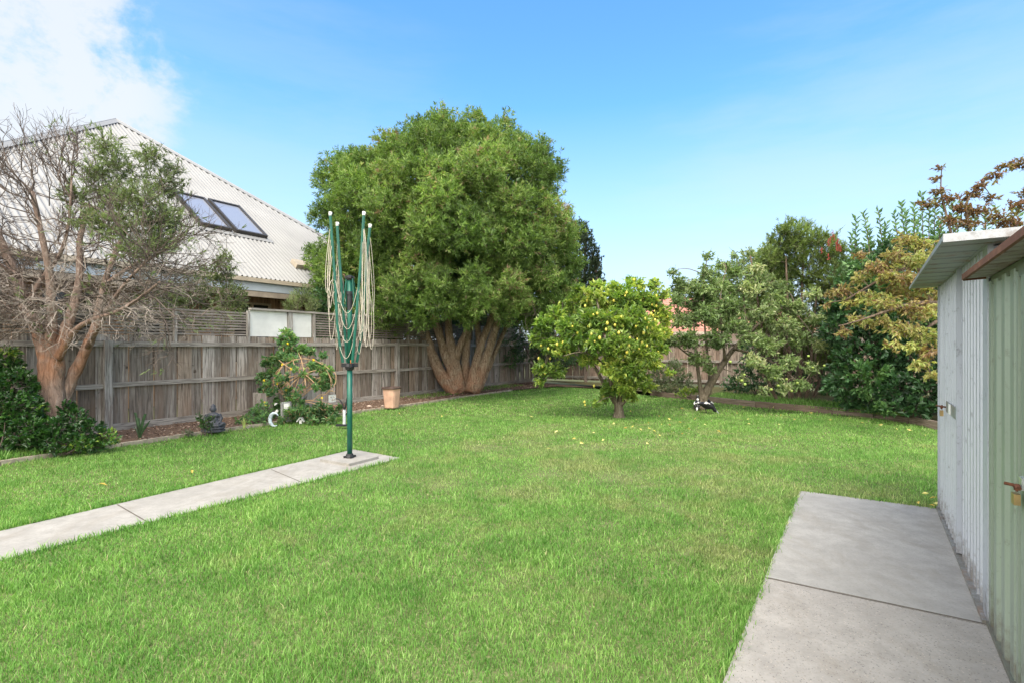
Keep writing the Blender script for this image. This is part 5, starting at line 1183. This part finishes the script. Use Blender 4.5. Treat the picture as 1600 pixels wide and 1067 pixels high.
for rr, yy in ((50, 0), (42, .04), (30, -.1)):
    a0 = rng.uniform(0, 6.28); a = np.linspace(a0, a0 + rng.uniform(1.3, 2.2), 12) ; g = MB(); g.tube(np.array([V3(474 + rr * math.cos(q), 593 + rr * .62 * math.sin(q), -.15 - .2 * math.sin(q) + yy) + rng.normal(0, .022, 3) for q in a]), .007, 6); g.build('hoop', M['cane'], r)
for k in range(12):
    a0 = rng.uniform(0, 6.28); g = MB(); P = [V3(474 + 48 * math.cos(a0 + q) * rng.uniform(.8, 1.05), 593 + 34 * math.sin(a0 + q), rng.uniform(-.4, 0)) for q in (0, .5, 1.0, 1.5)]; g.tube(smooth(np.array(P), 3), .005, 5); g.build('thin_cane', M['cane'], r)
pln = thing('planter_box', V3(485, 660) * [1, 1, 0] + [0, 0, BZ], 'weathered grey timber planter box half covered by the vine', 'planter')
bx0, bx1 = V3(443, 0)[0], V3(531, 0)[0]; ax_p = axes(U3)
pc = FL(4.28, -.62); 
for sgn, nme in ((-1, 'side_board'), (1, 'side_board')):
    g = MB(); g.box(pc + U3 * 1.1 * .5 * sgn * 1.0 + AX[1] * -0. + [0, 0, .25 + BZ], .03, .50, .50, AX, rng.random()); g.build(nme, M['post'], pln)
for sgn in (-1, 1):
    g = MB(); g.box(pc + AX[1] * .255 * sgn + [0, 0, .25 + BZ], 1.13, .028, .50, AX, rng.random()); g.build('front_board' if sgn < 0 else 'back_board', M['post'], pln)
g = MB(); g.box(pc + [0, 0, .44 + BZ], 1.06, .46, .02, AX); g.build('soil', M['mulch'], pln)
q0 = FL(4.15, -.9); 
pl_ = V3(519, 622, -.08); r = thing('plaque', pl_, 'small square white relief plaque on the planter corner near the hoist', 'ornament')
g = MB(); g.box(pl_, .17, .02, .15, AX); g.build('tile', M['hwhite'], r)
g = MB()
for k in range(5): g.ell(pl_ + U3 * rng.uniform(-.05, .05) - AX[1] * .012 + [0, 0, rng.uniform(-.045, .045)], .022, .012, .018, 8)
g.build('relief', plain('relief tint', (.5, .42, .38), .8), r)
sl = W(447, 648, 9.9); r = tag((lambda g: (g.box(sl * [1, 1, 0] + [0, 0, BZ + .19], .20, .05, .38, AX), g.build('stone_slab', plain('grey slab', (.30, .30, .29), .85, nscale=12, amt=.3)))[1])(MB()), 'upright grey slab half hidden under the vine left of the planter', 'slab')
sf = W(448, 635, 9.84); g = MB(); g.box(sf, .11, .02, .13, AX); g.ell(sf + [0, -.012, 0], .045, .015, .055, 8); tag(g.build('face_ornament', M['hwhite']), 'white relief face ornament leaning on the grey slab', 'ornament')
# crescent moon ornament
mo = W(429, 655, 9.55); g = MB(); th = np.linspace(.6, 5.3, 22); P = np.array([mo + np.array([math.cos(q) * .085 , 0, math.sin(q) * .12 + .0]) for q in th]); rr = .034 * np.sin(np.linspace(.12, math.pi - .12, 22)) + .002; g.tube(P, rr, 8)
M['moon'] = plain('mottled pale blue glaze', (.48, .55, .60), .4, nscale=30, amt=.35); tag(g.build('moon_ornament', M['moon'], smooth=True), 'pale blue crescent moon ornament at the lawn edge under the vine', 'ornament')
ho = W(470, 655, 9.85); g = MB(); 
for s_ in (-1, 1): g.box(ho + [s_ * .04, 0, 0], .10, .06, .018, np.array([[.6, 0, s_ * -.8], [0, 1, 0], [s_ * .8, 0, .6]]))
g.box(ho + [0, 0.01, -.045], .05, .05, .07); tag(g.build('bird_house', M['panel']), 'tiny pale gabled ornament among leaves below the cane frame', 'ornament')
# vine
root = thing('climbing_vine', V3(445, 650) * [1, 1, 0] + [0, 0, BZ], 'leafy green climbing vine with yellow flowers sprawling over the cane frame', 'vine')
vc = [(V3(x, y, dy), r, r * .8, r * .8) for x, y, dy, r in ((447, 520, .3, .13), (455, 530, .3, .15), (440, 530, .3, .12), (450, 545, .25, .18), (470, 545, .3, .15), (435, 560, .1, .20), (455, 562, 0, .15), (420, 565, .1, .16), (425, 580, 0, .15), (485, 550, .3, .12), (505, 555, .2, .10), (495, 572, -.1, .17), (510, 580, -.1, .18), (515, 595, -.1, .14), (505, 600, -.25, .16), (490, 590, -.3, .08), (412, 590, 0, .16), (415, 610, 0, .15), (438, 600, -.2, .09),
    (450, 610, -.45, .10), (410, 630, 0, .18), (430, 630, -.2, .15), (455, 625, -.5, .15), (470, 635, -.6, .15), (462, 650, -.65, .12), (485, 645, -.6, .16), (505, 640, -.5, .17), (520, 645, -.4, .13), (480, 660, -.7, .12), (500, 655, -.6, .12), (400, 645, -.1, .14), (405, 660, -.2, .13), (420, 650, -.3, .11), (475, 583, -.35, .09), (530, 635, -.3, .07), (440, 645, -.5, .1), (460, 575, -.45, .07), (435, 590, -.5, .09), (470, 605, -.6, .07), (495, 605, -.55, .09), (452, 642, -.8, .1), (488, 655, -.85, .1), (515, 655, -.75, .1), (470, 640, -.85, .1), (500, 633, -.75, .1), (418, 600, -.4, .1), (440, 655, -.8, .08), (500, 575, -.5, .08), (515, 640, -.7, .09), (410, 655, -.5, .1), (445, 590, -.6, .09), (462, 618, -.65, .09), (505, 588, -.55, .08), (425, 612, -.5, .1), (485, 570, -.5, .08))]
T, D, I = clump_tips(vc, 135, up=.3, inner=.2, cull=.6, jit=.55)
lf, tw = MB(), MB(); sprays(lf, tw, T, D, .13, 7, .085, .044, 1.1, vv=rng.normal(0, .12, len(vc))[I] + rng.normal(0, .12, len(I)))
for c in vc[::2]: tw.tube(bez(V3(450, 640, 0) * [1, 1, 0] + [0, 0, .3], c[0], .12, 6), np.linspace(.012, .005, 6), 5)
lf.build('foliage', M['lf_vine'], root); tw.build('stems', M['cane'], root)
M['yfl'] = plain('yellow petals', (.80, .62, .03), .5, amt=.1); M['wfl'] = plain('white petals', (.78, .78, .74), .5, amt=.05)
def flower(x, y, dy, mat, s_=.028):
    g = MB(); p = V3(x, y, dy); n = 6; a = np.arange(n) / n * 6.283; d = np.c_[np.cos(a), np.full(n, -.45), np.sin(a)]; g.leaves(np.repeat(p[None], n, 0), d, s_ * 1.2, s_ * .9, .5, .1, 0); g.ell(p + [0, -.006, 0], s_ * .3, s_ * .3, s_ * .3, 6); g.build('flower', M[mat], root)
for q in ((441, 569), (455, 576), (447, 609), (415, 633), (414, 628), (433, 599), (413, 594), (450, 537), (503, 621), (490, 562)): flower(*q, -.5, 'yfl')
for q in ((431, 630), (432, 643), (433, 641)): flower(*q, -.75, 'wfl', .034)
# garden tap with hose
tb = W(538, 650, 9.35); tb[2] = BZ
r = thing('garden_tap', tb, 'short grey standpipe with a curved black hose just behind the clothes pole', 'tap')
g = MB(); g.tube([tb, tb + [0, 0, .30]], .028, 10); g.build('standpipe', plain('grey pipe', (.50, .51, .53), .5), r)
g = MB(); g.tube(smooth(np.array([tb + [-.0, 0, .30], tb + [-.03, 0, .40], tb + [-.09, 0, .50], tb + [-.16, 0, .50]]), 3), .012, 7); g.tube(smooth(np.array([tb + [.0, 0, .30], tb + [.04, 0, .42], tb + [.06, 0, .52]]), 3), .02, 7); g.build('hose', M['hblack'], r)
g = MB(); g.box(tb + [-.03, -.02, .02], .22, .07, .035); g.tube([tb + [.02, 0, .2], tb + [.07, 0, .26]], .014, 6); g.build('foot', M['hblack'], r)
# terracotta pot
pb_ = G(612, 636.5, BZ); pz = pb_; r = thing('plant_pot', pz, 'large empty tapered terracotta pot with a brown square rim by the fence', 'pot')
M['terra'] = plain('pale weathered terracotta', (.58, .36, .26), .85, nscale=6, amt=.22, bmp=.2); M['terrim'] = plain('brown rim', (.085, .055, .045), .7, nscale=14, amt=.3)
def sqpot(levels, ax, o, mb, n=6):
    P = []
    for rad, z in levels:
        ring = []
        for k in range(24):
            a = k / 24 * 2 * math.pi + .001; ca, sa = math.cos(a), math.sin(a); q = 5.0; rr = rad / (abs(ca) ** q + abs(sa) ** q) ** (1 / q); ring.append(o + ax[0] * ca * rr + ax[1] * sa * rr + np.array([0, 0, z]))
        ring.append(ring[0]); P.append(ring)
    mb.grid(np.array(P), flip=True)
pax = axes(nz([.9, -.35, 0]))
g = MB(); sqpot([(.001, .01), (.125, .0), (.135, .02), (.172, .46), (.155, .46), (.12, .05), (.001, .05)], pax, pz, g); g.build('pot_body', M['terra'], r)
g = MB(); sqpot([(.16, .455), (.19, .45), (.196, .475), (.19, .495), (.155, .495), (.15, .45)], pax, pz, g); g.build('rim', M['terrim'], r)
g = MB(); sqpot([(.001, .44), (.158, .44)], pax, pz, g); g.build('soil', M['mulch'], r)
# two stones
for x, y, s_, lab in ((577, 634, .06, 'pale rounded stone in the bed left of the terracotta pot'), (598, 633, .045, 'small brown stone touching the left side of the terracotta pot')):
    p = G(x, y + 2, BZ) + [0, 0, s_ * .4]; g = MB(); g.ell(p, s_, s_ * .8, s_ * .6, 9); tag(g.build('stone', plain('stone ' + lab[:5], (.42, .33, .27), .9), smooth=True), lab, 'stone')

# ------------------------------------------------------------------ magpies
M['mblack'] = plain('glossy black feathers', (.012, .012, .015), .4); M['mwhite'] = plain('white feathers', (.72, .72, .70), .7); M['beak'] = plain('grey beak', (.35, .37, .40), .4)
def magpie(pos, heading, pitch, label, sc=1.0, headdown=.0):
    """heading: ground direction the bird faces; one continuous body from beak base to tail"""
    o = np.array(pos, float); f = nz([heading[0], heading[1], 0]); ax = axes(f)
    def p(fw, sd, z): return o + (ax[0] * fw + ax[1] * sd) * sc + np.array([0, 0, z * sc])
    r = thing('magpie', o, label, 'bird')
    c, s_ = math.cos(pitch), math.sin(pitch); bz = .15
    def q(u, v): return (u * c - v * s_, bz + u * s_ + v * c)
    if headdown: sp = [(-.21, .02, .008), (-.16, .015, .022), (-.10, .012, .035), (-.05, 0, .058), (.0, -.005, .068), (.05, -.005, .064), (.09, -.02, .045), (.115, -.045, .032), (.135, -.07, .033), (.155, -.09, .022), (.165, -.098, .008)]
    else: sp = [(-.22, -.03, .008), (-.17, -.02, .022), (-.11, -.005, .036), (-.05, 0, .058), (.0, 0, .070), (.05, .012, .062), (.085, .04, .042), (.10, .068, .033), (.115, .095, .035), (.135, .10, .024), (.145, .10, .009)]
    P = np.array([p(q(a, b)[0], 0, q(a, b)[1]) for a, b, _ in sp]); g = MB(); g.tube(smooth(P, 2), np.interp(np.linspace(0, 1, len(smooth(P, 2))), np.linspace(0, 1, len(sp)), [x[2] * sc for x in sp]), 12); g.build('body', M['mblack'], r, smooth=True)
    hd, hu = sp[-3][:2]; bt = (hd + .075, hu - (.055 if headdown else .004)); g = MB(); g.tube([p(q(hd + .02, hu)[0], 0, q(hd + .02, hu)[1]), p(q(*bt)[0], 0, q(*bt)[1])], [.012 * sc, .002 * sc], 7); g.build('beak', M['beak'], r)
    n1, n2 = sp[6], sp[7]; g = MB(); a_ = q(n1[0] - .035, n1[1] + .034); b_ = q(n2[0] - .02, n2[1] + .012); g.tube([p(a_[0] - .02, 0, a_[1]), p(a_[0], 0, a_[1]), p(b_[0], 0, b_[1])], [.008 * sc, .028 * sc, .022 * sc], 8); g.build('nape', M['mwhite'], r, smooth=True)
    for k in (-1, 1):
        w0 = [q(.05, .01), q(0, .02), q(-.07, .015), q(-.15, .005)]; g = MB(); g.tube([p(a[0], k * b, a[1]) for a, b in zip(w0, (.048, .054, .04, .015))], np.array([.02, .034, .028, .006]) * sc, 8); wg = g.build('wing', M['mblack'], r, smooth=True)
        w1 = [q(.04, .03), q(-.02, .038), q(-.08, .025)]; g = MB(); g.tube([p(a[0], k * b, a[1]) for a, b in zip(w1, (.056, .062, .048))], np.array([.01, .022, .006]) * sc, 8); g.build('wing_patch', M['mwhite'], wg, smooth=True)
        h = q(-.01, -.045); g = MB(); g.tube([p(h[0], k * .03, h[1]), p(h[0] - .015, k * .032, .07), p(h[0] + .005, k * .034, .006)], [.016 * sc, .006 * sc, .005 * sc], 6)
        for t_ in (-.3, 0, .3): g.tube([p(h[0] + .005, k * .034, .006), p(h[0] + .04, k * .034 + t_ * .05, .004)], .003 * sc, 5)
        g.build('leg', M['hblack'], r)
    t0, t1 = q(-.14, .01), q(-.205, .0); g = MB(); g.tube([p(t0[0], 0, t0[1] + .012), p(t1[0], 0, t1[1] + .006)], [.026 * sc, .012 * sc], 6); g.build('rump', M['mwhite'], r, smooth=True)
magpie(G(1090, 641), (.45, .9), .75, 'black and white magpie standing upright against the left side of the apple trunk', 1.05)
magpie(G(1105, 645.5), (.95, -.3), -.10, 'black and white magpie bending down to peck the lawn in front of the others', 1.25, 1)
magpie(G(1102, 635), (-.75, .6), .35, 'magpie partly turned away just behind the apple trunk', 1.05)

# ------------------------------------------------------------------ fallen leaves
M['fleaf'] = leafmat('fallen yellow leaf', [(0, (.45, .30, .06)), (.5, (.62, .52, .14)), (1, (.75, .70, .32))], .2, .6)
proto = None; spots = [(1167, 655), (1172, 661), (1208, 637), (1150, 645), (880, 652), (828, 650), (943, 665), (991, 664), (955, 669), (1012, 668), (1035, 662), (1020, 671), (1029, 678), (1043, 653), (1052, 648), (1003, 672), (906, 690), (940, 688), (900, 685), (1060, 658), (985, 640), (1063, 637), (1085, 655), (1120, 672), (1075, 668), (1135, 640), (1145, 628), (1220, 647), (1240, 655), (1190, 650), (1215, 662), (995, 655), (1050, 672), (930, 675), (960, 660), (872, 672), (730, 665), (713, 640), (1080, 690), (1100, 662), (1010, 690), (860, 700), (690, 648), (625, 646), (1270, 645), (1300, 655), (1330, 652), (1350, 660), (1380, 662), (1400, 668), (1425, 672), (1445, 679), (1458, 785), (1440, 770), (1452, 778), (1462, 790), (1435, 787), (1160, 636), (300, 733), (168, 758), (1030, 650), (1015, 660), (975, 668), (1048, 664), (1068, 675)]
for i, (x, y) in enumerate(spots):
    if i % 6 == 0:
        g = MB(); g.leaves(np.zeros((1, 3)), np.array([[1., 0, .05]]), .065, .028, rng.random(), .25, .1); o = g.build('fallen_leaf', M['fleaf'], org=(0, 0, 0)); proto = o
    else: o = proto.copy(); C.objects.link(o)
    p = G(x, y, .05); o.location = tuple(p); o.rotation_euler = (rng.normal(0, .35), rng.normal(0, .35), rng.uniform(0, 6.28)); k = rng.uniform(.7, 1.35); o.scale = (k, k, k)
    tag(o, 'small yellow fallen leaf lying on the lawn', 'leaf', 'yellow fallen leaves scattered on the lawn')
print('objects', len(bpy.data.objects))

hd = []
for t in np.arange(7.4, 17.5, .55): hd.append((FL(t, 1.5 + rng.normal(0, .15), rng.uniform(2.3, 3.1)), .6, .55, .85)); hd.append((FL(t, 1.9 + rng.normal(0, .15), 1.75), .6, .55, .8)); hd.append((FL(t, 1.7 + rng.normal(0, .15), .8), .6, .55, .8))
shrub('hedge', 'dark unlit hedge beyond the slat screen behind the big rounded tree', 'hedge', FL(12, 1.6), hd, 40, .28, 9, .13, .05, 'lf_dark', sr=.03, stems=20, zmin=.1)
